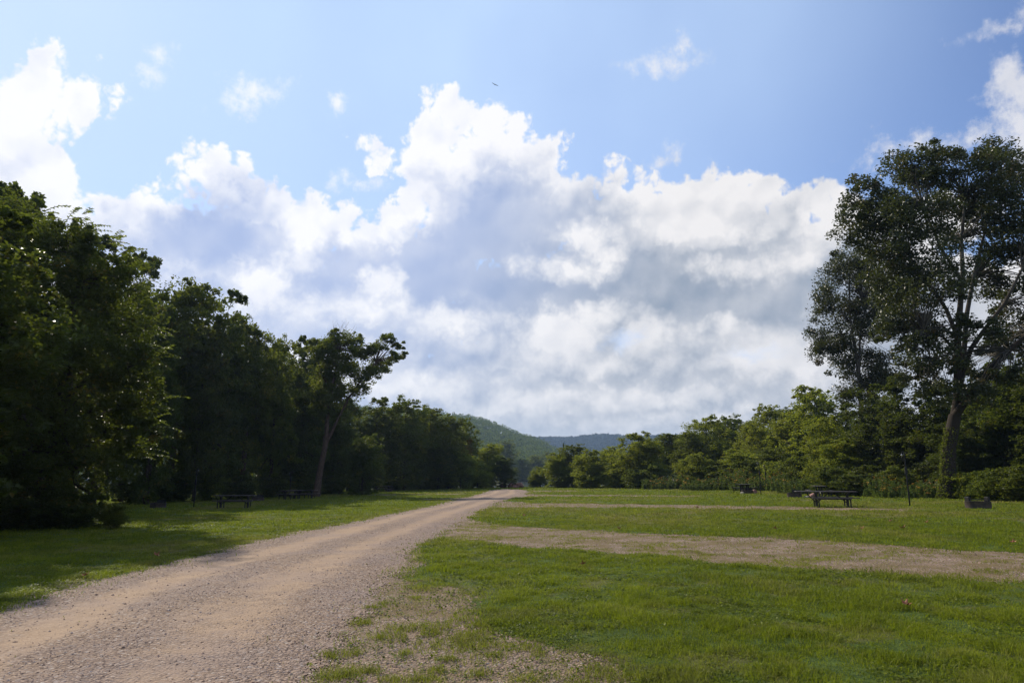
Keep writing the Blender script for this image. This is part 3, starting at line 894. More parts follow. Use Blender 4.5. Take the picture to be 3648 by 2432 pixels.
# ---- big sycamore on the right
def big_sycamore():
    D0 = 42.0
    o = gpt(3377, D0)
    L = [(3250, 620, 130, 110, 1), (3150, 740, 90, 80, -1), (3080, 830, 90, 90, 1), (3330, 600, 110, 90, -1), (3480, 560, 110, 70, 1), (3560, 640, 150, 120, -2), (3700, 620, 160, 150, 1), (3250, 800, 170, 150, -2),
         (3420, 760, 160, 140, 2), (3600, 820, 160, 140, 0), (3780, 850, 170, 180, 0), (3220, 960, 150, 120, 0), (3350, 980, 150, 130, -3), (3550, 1010, 150, 110, 3), (3720, 1080, 160, 120, 0),
         (3250, 1130, 130, 110, 0), (3330, 1230, 110, 80, -2), (3260, 1270, 80, 60, 1), (3480, 1160, 90, 70, -3), (3640, 1180, 110, 70, 2), (3180, 1060, 90, 90, 2), (3860, 1000, 160, 200, 2), (3430, 1330, 70, 40, 3), (3600, 1330, 60, 40, -2),
         (3070, 690, 75, 70, 0), (3020, 790, 70, 70, 0), (3035, 860, 60, 50, 1), (3150, 900, 100, 90, 2), (3320, 540, 50, 40, 0), (3420, 1390, 110, 50, 2), (3190, 1180, 90, 80, 0), (3300, 1310, 110, 60, 1), (3560, 1250, 80, 50, 2), (3720, 1290, 120, 70, 1), (3240, 1350, 70, 50, 0), (3470, 1400, 90, 50, -2), (3540, 1330, 70, 50, -2), (3340, 1390, 90, 60, -1), (3400, 1290, 60, 50, -2)]
    L = [(a_, b_, c_ * .84, d_ * .84) + tuple(e_) for a_, b_, c_, d_, *e_ in L]
    lob = px_lobes(L, D0, o)
    me, C, li = crown_mesh('crown', lob, 104000, .185, M_leaf_syc, 101, clus=.46, per=110, up=.2, shell=.5, flat=.62)
    crown = add('crown', me)
    def p(px, py, dd=0): return at(px, py, D0 + dd) - o
    g = np.random.default_rng(9)
    T = Geo()
    T.tube([(0, 0, -.2), (0, 0, .1), (0.02, 0, .5), p(3380, 1700), p(3382, 1600), p(3392, 1530), p(3402, 1480)], [.62, .50, .42, .38, .36, .36, .34], 16, False)
    T.tube([p(3400, 1500), p(3412, 1420), p(3412, 1300), p(3412, 1200), p(3420, 1100), p(3430, 980), p(3425, 850), p(3440, 700), p(3450, 600)], [.30, .25, .22, .20, .17, .14, .11, .07, .03], 10, False)
    T.tube([p(3404, 1470), p(3425, 1350, .4), p(3436, 1230, .6), p(3444, 1120, .8), p(3470, 980, 1), p(3500, 860, 1), p(3540, 700, 1)], [.2, .17, .155, .14, .11, .08, .03], 10, False)
    T.tube([p(3425, 1330, .2), p(3460, 1240, -.3), p(3510, 1170, -.8), p(3580, 1080, -1.2), p(3640, 960, -1.5), p(3690, 820, -1.5)], [.17, .14, .12, .10, .07, .03], 9, False)
    T.tube([p(3395, 1490), p(3440, 1430, -.6), p(3490, 1370, -1), p(3540, 1300, -1.3), p(3600, 1245, -1.6), p(3680, 1170, -2), p(3780, 1060, -2)], [.27, .20, .165, .15, .13, .10, .05], 10, False)
    T.tube([p(3412, 1200), p(3370, 1100, .5), p(3310, 1010, .8), p(3230, 900, 1), p(3160, 780, 1)], [.15, .12, .10, .07, .03], 8, False)
    T.tube([p(3425, 1000), p(3350, 880, -.5), p(3290, 740, -1), p(3260, 620, -1)], [.11, .08, .06, .03], 8, False)
    T.tube([p(3412, 1260), p(3360, 1200, -1), p(3290, 1180, -1.5), p(3210, 1120, -1)], [.12, .08, .06, .03], 8, False)
    trunk = T.build('trunk', M_bark_shaded_foot, None, True)
    B = Geo()
    src = np.array([p(3425, 850), p(3412, 1200), p(3470, 980, 1), p(3580, 1080, -1.2), p(3600, 1245, -1.6), p(3310, 1010, .8), p(3230, 900, 1), p(3290, 740, -1), p(3540, 700, 1), p(3640, 960, -1.5), p(3290, 1180, -1.5), p(3440, 700), p(3680, 1170, -2)])
    for q in range(0, len(C)):
        dd = np.linalg.norm(src - C[q], axis=1) + np.where(src[:, 2] > C[q][2] + 1, 4, 0)
        s = src[int(np.argmin(dd))]
        limb(B, s, C[q], .035, .010, g, 4, .07, .07, 5)
    br = B.build('branches', M_bark_syc, None, True)
    # ivy up the lower trunk
    n = 1500
    t_ = g.random(n) ** 1.5; a = g.uniform(0, 2 * pi, n)
    a = np.where(g.random(n) < .6, g.normal(pi, .7, n), a)
    rr_ = .37 + .10 * g.random(n) + .16 * (1 - t_) ** 3
    zz = t_ * 4.2 + .05
    ax = np.interp(zz, [0, p(3380, 1700)[2], p(3382, 1600)[2], p(3392, 1530)[2]], [0, p(3380, 1700)[0], p(3382, 1600)[0], p(3392, 1530)[0]])
    Pv = np.stack([ax + rr_ * np.cos(a) * 1.0, rr_ * np.sin(a), zz], 1)
    V, Tq = leaf_quads(Pv, .13, g)
    ivy = add('ivy', np_mesh('ivy', V, Tq, M_leaf_mid, False, {'tint': ('FACE', np.repeat(g.random(n), 2))}))
    return tree_thing('sycamore_tree', 'largest tree, tall broad sycamore with pale forking trunk behind the near fire ring', 'tree', o, [trunk, crown, br, ivy])
big_sycamore()

# ---- second, slimmer sycamore to its left
def second_sycamore():
    D0 = 68.0
    o = gpt(3075, D0)
    L = [(2960, 990, 60, 70, 1), (3040, 960, 80, 80, -1), (3120, 1010, 80, 110, 1), (2945, 1080, 55, 70, -1), (3020, 1090, 90, 80, 1), (3110, 1150, 90, 90, 0), (2935, 1180, 55, 60, 1), (3000, 1210, 70, 60, -1), (2940, 1260, 55, 45, 0),
         (3060, 1270, 85, 55, 1), (3140, 1290, 70, 45, -1), (3010, 1320, 70, 40, 1), (3090, 1370, 100, 50, 0), (3010, 1400, 80, 40, 1), (3180, 1340, 60, 60, 1), (3170, 1080, 60, 90, 0), (2985, 920, 30, 30, 0)]
    lob = px_lobes(L, D0, o)
    me, C, li = crown_mesh('crown', lob, 46000, .21, M_leaf_syc, 102, clus=.52, per=90, up=.2, shell=.3, flat=.7)
    crown = add('crown', me)
    def p(px, py, dd=0): return at(px, py, D0 + dd) - o
    T = Geo()
    T.tube([(0, 0, -.2), (0, 0, .3), p(3072, 1600), p(3068, 1450), p(3062, 1350), p(3050, 1260), p(3030, 1150), p(3025, 1020), p(3035, 930)], [.42, .34, .28, .24, .20, .15, .10, .07, .03], 12, False)
    T.tube([p(3062, 1360), p(3060, 1290), p(3064, 1200), p(3085, 1080), p(3110, 980)], [.15, .12, .10, .07, .03], 8, False)
    T.tube([p(3050, 1260), p(3000, 1190), p(2960, 1100), p(2945, 1020)], [.10, .07, .05, .02], 8, False)
    g = np.random.default_rng(12)
    for q in range(0, len(C), 2):
        s = [p(3030, 1150), p(3064, 1200), p(3000, 1190), p(3062, 1350), p(3085, 1080)]
        s = s[int(np.argmin([np.linalg.norm(C[q] - k) for k in s]))]
        limb(T, s, C[q], .03, .010, g, 4, .07, .06, 5)
    trunk = T.build('trunk', M_bark_syc, None, True)
    return tree_thing('sycamore_tree', 'slimmer sycamore with pale forked stems, left of the largest tree', 'tree', o, [trunk, crown])
second_sycamore()

# ---- leaning tree on the left lawn
def leaning_tree():
    D0 = 68.5
    o = gpt(1128, D0)
    L = [(1200, 1212, 45, 40, 0), (1250, 1215, 50, 40, 1), (1160, 1250, 60, 50, -1), (1120, 1225, 38, 32, 0), (1290, 1255, 60, 40, 0), (1345, 1235, 40, 40, 0), (1385, 1205, 32, 26, 0), (1415, 1228, 34, 28, 0), (1405, 1270, 34, 26, 0),
         (1360, 1300, 50, 38, 1), (1310, 1330, 55, 36, -1), (1230, 1300, 75, 60, 0), (1170, 1330, 70, 60, 1), (1140, 1400, 60, 50, -1), (1200, 1400, 70, 45, 0), (1275, 1385, 50, 36, 0), (1160, 1460, 60, 40, 0), (1215, 1480, 50, 32, 1), (1195, 1180, 20, 16, 0),
         (1440, 1262, 20, 14, 0)]
    L = [(a_, b_, c_ * .88, d_ * .86) + tuple(e_) for a_, b_, c_, d_, *e_ in L]
    lob = px_lobes(L, D0, o)
    me, C, li = crown_mesh('crown', lob, 36000, .21, M_leaf_mid, 103, clus=.42, per=55, up=.25, shell=.3, flat=.7)
    crown = add('crown', me)
    def p(px, py, dd=0): return at(px, py, D0 + dd) - o
    T = Geo()
    T.tube([(-.1, 0, -.15), (0, 0, .2), p(1133, 1720), p(1143, 1660), p(1156, 1600), p(1164, 1550), p(1165, 1500), p(1172, 1440), p(1185, 1370), p(1200, 1300), p(1215, 1230)], [.52, .38, .33, .29, .26, .23, .20, .18, .14, .10, .05], 14, False)
    T.tube([p(1162, 1575), p(1172, 1560), p(1186, 1530), p(1205, 1490), p(1240, 1420), p(1290, 1350), p(1340, 1290), p(1390, 1240)], [.19, .17, .14, .12, .10, .08, .06, .03], 10, False)
    T.tube([p(1156, 1600), p(1153, 1570), p(1152, 1550)], [.10, .07, .05], 8, False)
    T.tube([p(1180, 1400), p(1150, 1340), p(1125, 1260)], [.10, .07, .03], 8, False)
    g = np.random.default_rng(13)
    src = [p(1185, 1370), p(1200, 1300), p(1240, 1420), p(1290, 1350), p(1340, 1290), p(1150, 1340), p(1172, 1440), p(1215, 1250)]
    for q in range(0, len(C), 2):
        s = src[int(np.argmin([np.linalg.norm(C[q] - k) for k in src]))]
        limb(T, s, C[q], .03, .012, g, 4, .07, .06, 5)
    trunk = T.build('trunk', M_bark_lean, None, True)
    Bt_ = Geo()
    for q in range(26):
        a0 = p(1190 + g.uniform(-8, 60), 1190 + g.uniform(-8, 14))
        limb(Bt_, a0, a0 + np.array([g.uniform(-.5, .7), g.uniform(-.4, .4), g.uniform(.7, 1.5)]), .014, .005, g, 3, .12, 0, 5)
    tw = Bt_.build('bare_twigs', M_twig, None, True)
    return tree_thing('leaning_tree', 'lone leaning tree with bare reddish trunk on the left lawn edge', 'tree', o, [trunk, crown, tw])
leaning_tree()

# ---- the near tree mass on the left
def near_left_tree():
    D0 = 27.5
    o = gpt(150, D0)
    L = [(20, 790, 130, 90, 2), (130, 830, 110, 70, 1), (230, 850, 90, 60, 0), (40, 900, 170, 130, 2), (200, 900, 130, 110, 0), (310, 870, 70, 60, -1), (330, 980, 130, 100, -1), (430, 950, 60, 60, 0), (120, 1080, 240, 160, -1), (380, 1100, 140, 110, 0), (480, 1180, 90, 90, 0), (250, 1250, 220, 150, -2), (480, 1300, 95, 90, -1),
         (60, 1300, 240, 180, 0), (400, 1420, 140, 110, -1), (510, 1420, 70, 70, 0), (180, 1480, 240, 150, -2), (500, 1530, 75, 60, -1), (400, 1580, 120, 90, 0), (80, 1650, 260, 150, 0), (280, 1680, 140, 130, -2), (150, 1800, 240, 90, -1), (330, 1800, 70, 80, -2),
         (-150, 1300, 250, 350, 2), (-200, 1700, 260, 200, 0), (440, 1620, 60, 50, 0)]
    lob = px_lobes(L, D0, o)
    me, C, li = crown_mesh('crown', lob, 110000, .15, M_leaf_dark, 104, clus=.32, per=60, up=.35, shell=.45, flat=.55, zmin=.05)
    crown = add('crown', me)
    T = wood_for(lob, C, li, [(0, 0, -.2), (0.02, 0, 1), (.1, 0, 3), (.2, .1, 5), (.1, 0, 7), (0.2, 0, 9), (.3, 0, 11)], [.5, .4, .34, .28, .22, .14, .06], M_bark, 'trunk', 105, 6, .02)
    # long arching sprays with alternate leaves standing out of the right-hand outline
    g = np.random.default_rng(21)
    B = Geo(); LP = []; LU = []
    starts = []
    for px, py, k in ((310, 830, 5), (400, 870, 9), (440, 930, 14), (470, 1000, 10), (300, 790, 4), (250, 790, 4), (540, 1180, 10), (560, 1260, 10), (520, 1360, 8), (560, 1440, 8), (540, 1520, 10), (500, 1600, 9), (420, 1130, 10), (150, 780, 6), (60, 770, 5), (350, 1000, 10), (480, 1080, 8)):
        for _ in range(k):
            starts.append(at(px + g.uniform(-40, 15), py + g.uniform(-30, 30), D0 + g.uniform(-2.2, 1.5)) - o)
    for s in starts:
        a = g.uniform(-.9, .9); Ls = g.uniform(.5, 1.25)
        dirv = np.array([cos(a), sin(a) * .8, g.uniform(-.1, 1.2)]); dirv /= np.linalg.norm(dirv)
        t_ = np.linspace(0, 1, 9)[:, None]
        path = s + dirv * Ls * t_ + np.array([0, 0, -.38]) * Ls * t_ ** 2
        B.tube(path, np.linspace(.014, .004, 9), 4, cap=False)
        for q in range(13):
            tt = (q + 1) / 13; base = s + dirv * Ls * tt + np.array([0, 0, -.38]) * Ls * tt ** 2
            side = np.array([-dirv[1], dirv[0], 0]); side /= np.linalg.norm(side) + 1e-6
            u = dirv * .7 + side * (1 if q % 2 else -1) * .8 + np.array([0, 0, -.45])
            u /= np.linalg.norm(u); LP.append(base + u * .07); LU.append(u)
    V, Tq = leaf_quads(np.array(LP), .17, g, 1.2, .1, .5, np.array(LU))
    tv = np.vstack(B.V); tq = np.vstack(B.Q) + len(V)
    tints = np.concatenate([np.zeros(len(tq)), np.repeat(g.random(len(LP)) * .9, 2)])
    sp = add('leafy_sprays', np_mesh('leafy_sprays', np.vstack([V, tv]), [tq, Tq], [M_leaf_mid, M_bark], False, {'tint': ('FACE', tints)}, np.concatenate([np.ones(len(tq)), np.zeros(len(Tq))])))
    return tree_thing('elm_tree', 'dense dark tree nearest the camera at the left edge, branches down to the grass', 'tree', o, [T, crown, sp])
near_left_tree()
#BIGTREES

# ---- prototypes for the woods on both sides
def proto_tree(name, H, Wd, n, leaf, mat, seed, low=0.04, bmat=None, nl=16, shape='round', per=48, clus=.34, every=5):
    g = np.random.default_rng(seed)
    lob = []
    for i in range(nl):
        f = (i + g.uniform(.1, .9)) / nl
        z = H * (low + (1 - low) * f)
        if shape == 'round': w = Wd / 2 * (sin(pi * min(1, .12 + .80 * f)) ** .6)
        elif shape == 'tall': w = Wd / 2 * (1 - .55 * f) * (0.8 + .2 * g.random())
        else: w = Wd / 2 * (0.55 + .45 * sin(pi * f))
        a = i * 2.4 + g.uniform(-.4, .4)
        rl = w * g.uniform(.34, .66); rz = min(H * .13, rl * .8) * g.uniform(.8, 1.25)
        rad = max(0, w - rl) * g.uniform(.7, 1.15)
        lob.append((rad * cos(a), rad * sin(a), min(z, H - rz * .9), rl, rl, rz))
    lob.append((0, 0, H - H * .09, Wd * .14, Wd * .14, H * .09))
    lob.append((0, 0, H * .5, Wd * .3, Wd * .3, H * .35))
    me, C, li = crown_mesh('crown', lob, n, leaf, mat, seed + 1, clus=clus, per=per, shell=.45, flat=.65, zmin=.02)
    crown = add('crown', me)
    hh = np.linspace(-.2, H * .85, 7)
    px_ = np.cumsum(g.normal(0, H * .008, 7)); px_ -= px_[0]
    path = np.stack([px_, np.roll(px_, 2) * .5, hh], 1); path[0, :2] = 0; path[1, :2] = 0
    r0 = H * .018
    T = wood_for(lob, C, li, path, np.linspace(r0, r0 * .15, 7), bmat or M_bark, 'trunk', seed + 2, every, .018, 6)
    e = empty(name); T.parent = e; crown.parent = e
    return e, H, Wd

def weed_patch(seed, n=95, R=1.7):
    g = np.random.default_rng(seed)
    e = empty('goldenrod_clump'); B = Geo(); P_ = []; U_ = []; F_ = []
    for k in range(n):
        r_ = R * math.sqrt(g.random()); a = g.uniform(0, 2 * pi); h = g.uniform(.7, 2.0) * (1 - .3 * r_ / R)
        b0 = np.array([r_ * cos(a), r_ * sin(a), 0.0]); ln = g.normal(0, .12, 2)
        t_ = np.linspace(0, 1, 5)[:, None]
        path = b0 + np.array([ln[0], ln[1], 1.0]) * h * t_
        B.tube(path, np.linspace(.012, .004, 5), 3, cap=False)
        for q in range(34):
            f = (q + 2) / 36
            d_ = np.array([cos(q * 2.4), sin(q * 2.4), .3]); P_.append(b0 + np.array([ln[0], ln[1], 1.0]) * h * f + d_ * .09 * (1.3 - f)); U_.append(d_)
        if g.random() < .42:
            for q in range(9): F_.append(path[-1] + g.normal(0, .06, 3))
    V, T = leaf_quads(np.array(P_), .19, g, .4, .1, .46, np.array(U_))
    V2, T2 = leaf_quads(np.array(F_), .075, g, 1.0, .1, .9)
    tint = np.concatenate([np.repeat(g.random(len(P_)) * .93, 2), np.zeros(len(T2))])
    sv_ = np.vstack(B.V); sq = np.vstack(B.Q) + len(V) + len(V2)
    add('foliage', np_mesh('foliage', np.vstack([V, V2, sv_]), [np.vstack([T, T2 + len(V)]), sq], [M_weed, M_flower, M_bark], False, {'tint': ('FACE', np.concatenate([tint, np.zeros(len(sq))]))},
        np.concatenate([np.zeros(len(T)), np.ones(len(T2)), np.full(len(sq), 2)])), e)
    return e, 2.0, 3.6
M_flower, N, out = new_mat('orange_flower')
bsdf(N, out, (0.55, 0.26, 0.02), .7, .2)
PROTO = {
 'weed_a': weed_patch(310), 'weed_b': weed_patch(320),
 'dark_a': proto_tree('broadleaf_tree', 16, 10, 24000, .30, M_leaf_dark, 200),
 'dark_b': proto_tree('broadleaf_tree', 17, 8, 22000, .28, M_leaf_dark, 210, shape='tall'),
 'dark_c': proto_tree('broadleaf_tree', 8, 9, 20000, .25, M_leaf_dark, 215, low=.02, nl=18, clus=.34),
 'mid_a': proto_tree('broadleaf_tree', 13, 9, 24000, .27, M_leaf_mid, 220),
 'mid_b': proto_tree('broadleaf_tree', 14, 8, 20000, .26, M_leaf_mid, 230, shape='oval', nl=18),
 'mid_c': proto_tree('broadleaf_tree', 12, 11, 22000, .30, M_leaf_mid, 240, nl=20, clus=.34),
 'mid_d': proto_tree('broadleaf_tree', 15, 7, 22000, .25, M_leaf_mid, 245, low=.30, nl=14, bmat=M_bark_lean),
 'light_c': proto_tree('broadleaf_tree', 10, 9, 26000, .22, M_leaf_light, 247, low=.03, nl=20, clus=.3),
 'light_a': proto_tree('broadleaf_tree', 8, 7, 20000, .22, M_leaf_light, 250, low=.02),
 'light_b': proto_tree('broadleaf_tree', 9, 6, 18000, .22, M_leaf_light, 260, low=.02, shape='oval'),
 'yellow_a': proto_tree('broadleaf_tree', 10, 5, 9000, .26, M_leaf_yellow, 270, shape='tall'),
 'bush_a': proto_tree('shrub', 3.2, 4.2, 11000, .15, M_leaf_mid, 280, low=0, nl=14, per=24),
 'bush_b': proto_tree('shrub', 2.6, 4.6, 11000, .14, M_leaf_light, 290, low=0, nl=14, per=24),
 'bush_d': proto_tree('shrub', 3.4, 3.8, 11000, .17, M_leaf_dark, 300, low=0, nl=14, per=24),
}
USED = set()
BASENAME = {}
def plant(kind, px, D0, top, wpx, label, cat=None, group=None, name=None, rz=None, sink=0.0):
    """stand a copy of a prototype in column px at depth D0, so tall that it reaches row `top`"""
    src, H, Wd = PROTO[kind]
    o = gpt(px, D0)
    h = at(px, top, D0)[2] - o[2]
    w = wpx / FPX * D0 * 1.02
    if kind in USED:
        e = copy_tree(src)
    else:
        e = src; USED.add(kind)
    if name: e.name = name
    e.location = (o[0], o[1], o[2] - sink)
    e.scale = (w / Wd, w / Wd, (h + sink) / H)
    e.rotation_euler = (0, 0, rz if rz is not None else float(rng.uniform(0, 6.28)))
    bush = kind.startswith('bush') or kind.startswith('weed')
    tag(e, label, cat or ('wildflower clump' if kind.startswith('weed') else 'shrub' if bush else 'tree'), group)
    return e
LW = 'dark trees of the left wood'; RW = 'trees of the right wood'
SPEC = [
 # left wood, front row from the near tree to the gap
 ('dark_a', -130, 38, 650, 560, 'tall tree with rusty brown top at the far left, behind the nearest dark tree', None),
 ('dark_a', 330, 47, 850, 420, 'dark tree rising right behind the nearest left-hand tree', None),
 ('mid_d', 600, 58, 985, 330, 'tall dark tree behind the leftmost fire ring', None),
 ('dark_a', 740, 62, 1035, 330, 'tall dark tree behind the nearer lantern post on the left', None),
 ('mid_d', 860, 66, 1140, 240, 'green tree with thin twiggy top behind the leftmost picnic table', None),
 ('mid_b', 960, 70, 1190, 220, 'narrow dark tree behind the left picnic table\'s right end', None),
 ('dark_a', 1060, 76, 1200, 240, 'dark tree just left of the leaning tree', None),
 ('dark_a', 1180, 84, 1350, 220, 'dark tree standing straight behind the leaning trunk', None),
 ('dark_c', 1290, 74, 1545, 190, 'low rounded tree with yellow-green lit edge right of the leaning trunk', None),
 ('dark_a', 1340, 96, 1410, 230, 'dark round-topped tree behind the farthest left picnic table', None),
 ('mid_a', 1440, 100, 1412, 230, 'round green tree, first to the right of the leaning tree crown', None),
 ('mid_a', 1530, 104, 1445, 200, 'dark tree in the middle of the left wood, twin-lobed top', None),
 ('mid_b', 1600, 106, 1470, 170, 'olive green tree before the pale feathery one on the left', None),
 ('mid_a', 1655, 112, 1490, 130, 'feathery grey-green tree touching the foot of the hill line', None),
 ('yellow_a', 1668, 109, 1555, 70, 'small yellowing tree at the end of the left wood', None),
 ('light_a', 1640, 105, 1600, 150, 'light green bushy tree under the yellowing tree', None),
 ('light_b', 1745, 114, 1580, 130, 'light green tree at the right tip of the left wood', None),
 ('light_a', 1700, 108, 1640, 130, 'low bright bushy tree by the end of the left wood', None),
 ('dark_a', 1800, 113, 1628, 110, 'small dark round tree left of the river gap', None),
 ('mid_a', 1560, 103, 1600, 150, 'low dark green tree at the foot of the left wood', None),
 # right wood from the gap outward
 ('light_a', 1925, 112, 1660, 90, 'small bushy tree on the right side of the river gap', None),
 ('light_b', 1985, 106, 1612, 130, 'light green tree, second right of the river gap', None),
 ('mid_a', 2040, 108, 1580, 170, 'rounded green tree with a small spire beside it', None),
 ('light_a', 2110, 98, 1600, 170, 'olive-yellow bushy tree between the gap and the tall right wood', None),
 ('light_c', 2190, 104, 1585, 170, 'green tree behind the yellowish hedge on the right', None),
 ('light_a', 2280, 94, 1537, 220, 'broad light green tree with twiggy top, widest in the low right wood', None),
 ('mid_d', 2390, 108, 1540, 180, 'grey-green tree behind the long hedge', None),
 ('light_c', 2530, 104, 1480, 260, 'broad olive tree with rusty patch on the right skyline', None),
 ('mid_a', 2610, 112, 1475, 180, 'airy-topped tree next to the dead branch on the right skyline', None),
 ('mid_b', 2470, 98, 1530, 170, 'grey-green tree left of the broad skyline tree', None),
 ('light_c', 2760, 100, 1440, 240, 'large round tree on the right skyline above the two posts', None),
 ('light_c', 2700, 94, 1500, 200, 'mid-green tree behind the far right picnic table', None),
 ('light_b', 2830, 88, 1470, 200, 'bright green tree between the skyline tree and the tall domed one', None),
 ('light_b', 2920, 84, 1372, 250, 'tall domed tree left of the slimmer sycamore', None),
 ('light_a', 2480, 84, 1610, 170, 'glossy light green small tree behind the hedge', None),
 ('light_b', 2640, 80, 1600, 200, 'shiny-leaved bright small tree left of the tall lantern posts', None),
 ('mid_c', 2750, 82, 1590, 180, 'rounded dull green small tree just behind the lantern posts', None),
 ('light_c', 2960, 62, 1480, 220, 'yellow-green tree below the slimmer sycamore', None),
 ('light_b', 3010, 58, 1560, 190, 'sunlit bushy tree behind the double picnic tables', None),
 ('dark_a', 3120, 58, 1370, 260, 'dark tree between the two sycamores', None),
 ('dark_b', 3230, 54, 1340, 240, 'dark tree left of the largest trunk', None),
 ('dark_a', 3330, 52, 1400, 260, 'dark tree behind the trunk of the largest sycamore', None),
 ('mid_b', 3500, 50, 1420, 260, 'shaded tree right of the largest trunk', None),
 ('dark_a', 3620, 47, 1290, 300, 'dark tree at the right edge behind the near fire ring', None),
 ('dark_b', 3760, 44, 1250, 300, 'dark tree cut by the right edge of the view', None),
]
# look-alikes: rows that fill the woods, plus unseen trees added for shade
FILL = []
for px, D0, top, w in ((-60, 46, 700, 420), (180, 52, 800, 380), (430, 60, 900, 340), (650, 72, 1060, 320), (800, 80, 1120, 280), (940, 86, 1240, 260), (1100, 92, 1260, 260), (1240, 100, 1420, 220), (1390, 112, 1440, 200), (1490, 114, 1450, 200), (1010, 84, 1230, 260), (520, 52, 1080, 260), (690, 58, 1200, 240), (860, 68, 1320, 220), (1010, 74, 1330, 220), (1130, 82, 1440, 200),
                       (-300, 40, 600, 600), (-450, 34, 500, 700), (-330, 25, 560, 460), (-620, 22, 400, 600), (-270, 19.5, 740, 800), (-640, 16.5, 640, 800), (-100, 32, 700, 400)):  # the nearest ones, beyond the left edge, are added to shade the lawn
    FILL.append(('dark_a' if (px // 10) % 2 else 'dark_b', px, D0, top, w, 'dark tree of the left wood, behind its front row or added out of view for shade', LW))
for px, D0, top, w in ((2180, 114, 1600, 170), (2330, 114, 1570, 170), (2450, 112, 1540, 180), (2580, 110, 1500, 180), (2840, 104, 1440, 200), (2700, 106, 1490, 180), (3010, 78, 1430, 200), (3160, 70, 1400, 240), (3400, 62, 1370, 260), (3560, 58, 1330, 280), (3700, 56, 1250, 320), (3420, 48, 1500, 240), (3880, 50, 1200, 400), (4050, 44, 1150, 400)):
    FILL.append(('mid_b' if px < 3000 else 'dark_a', px, D0, top, w, 'tree deeper in the right wood behind its front row', RW))
for k, px, D0, top, w, lab, gr in SPEC: plant(k, px, D0, top, w, lab, group=gr)
for k, px, D0, top, w, lab, gr in FILL: plant(k, px, D0, top, w, lab, group=gr)
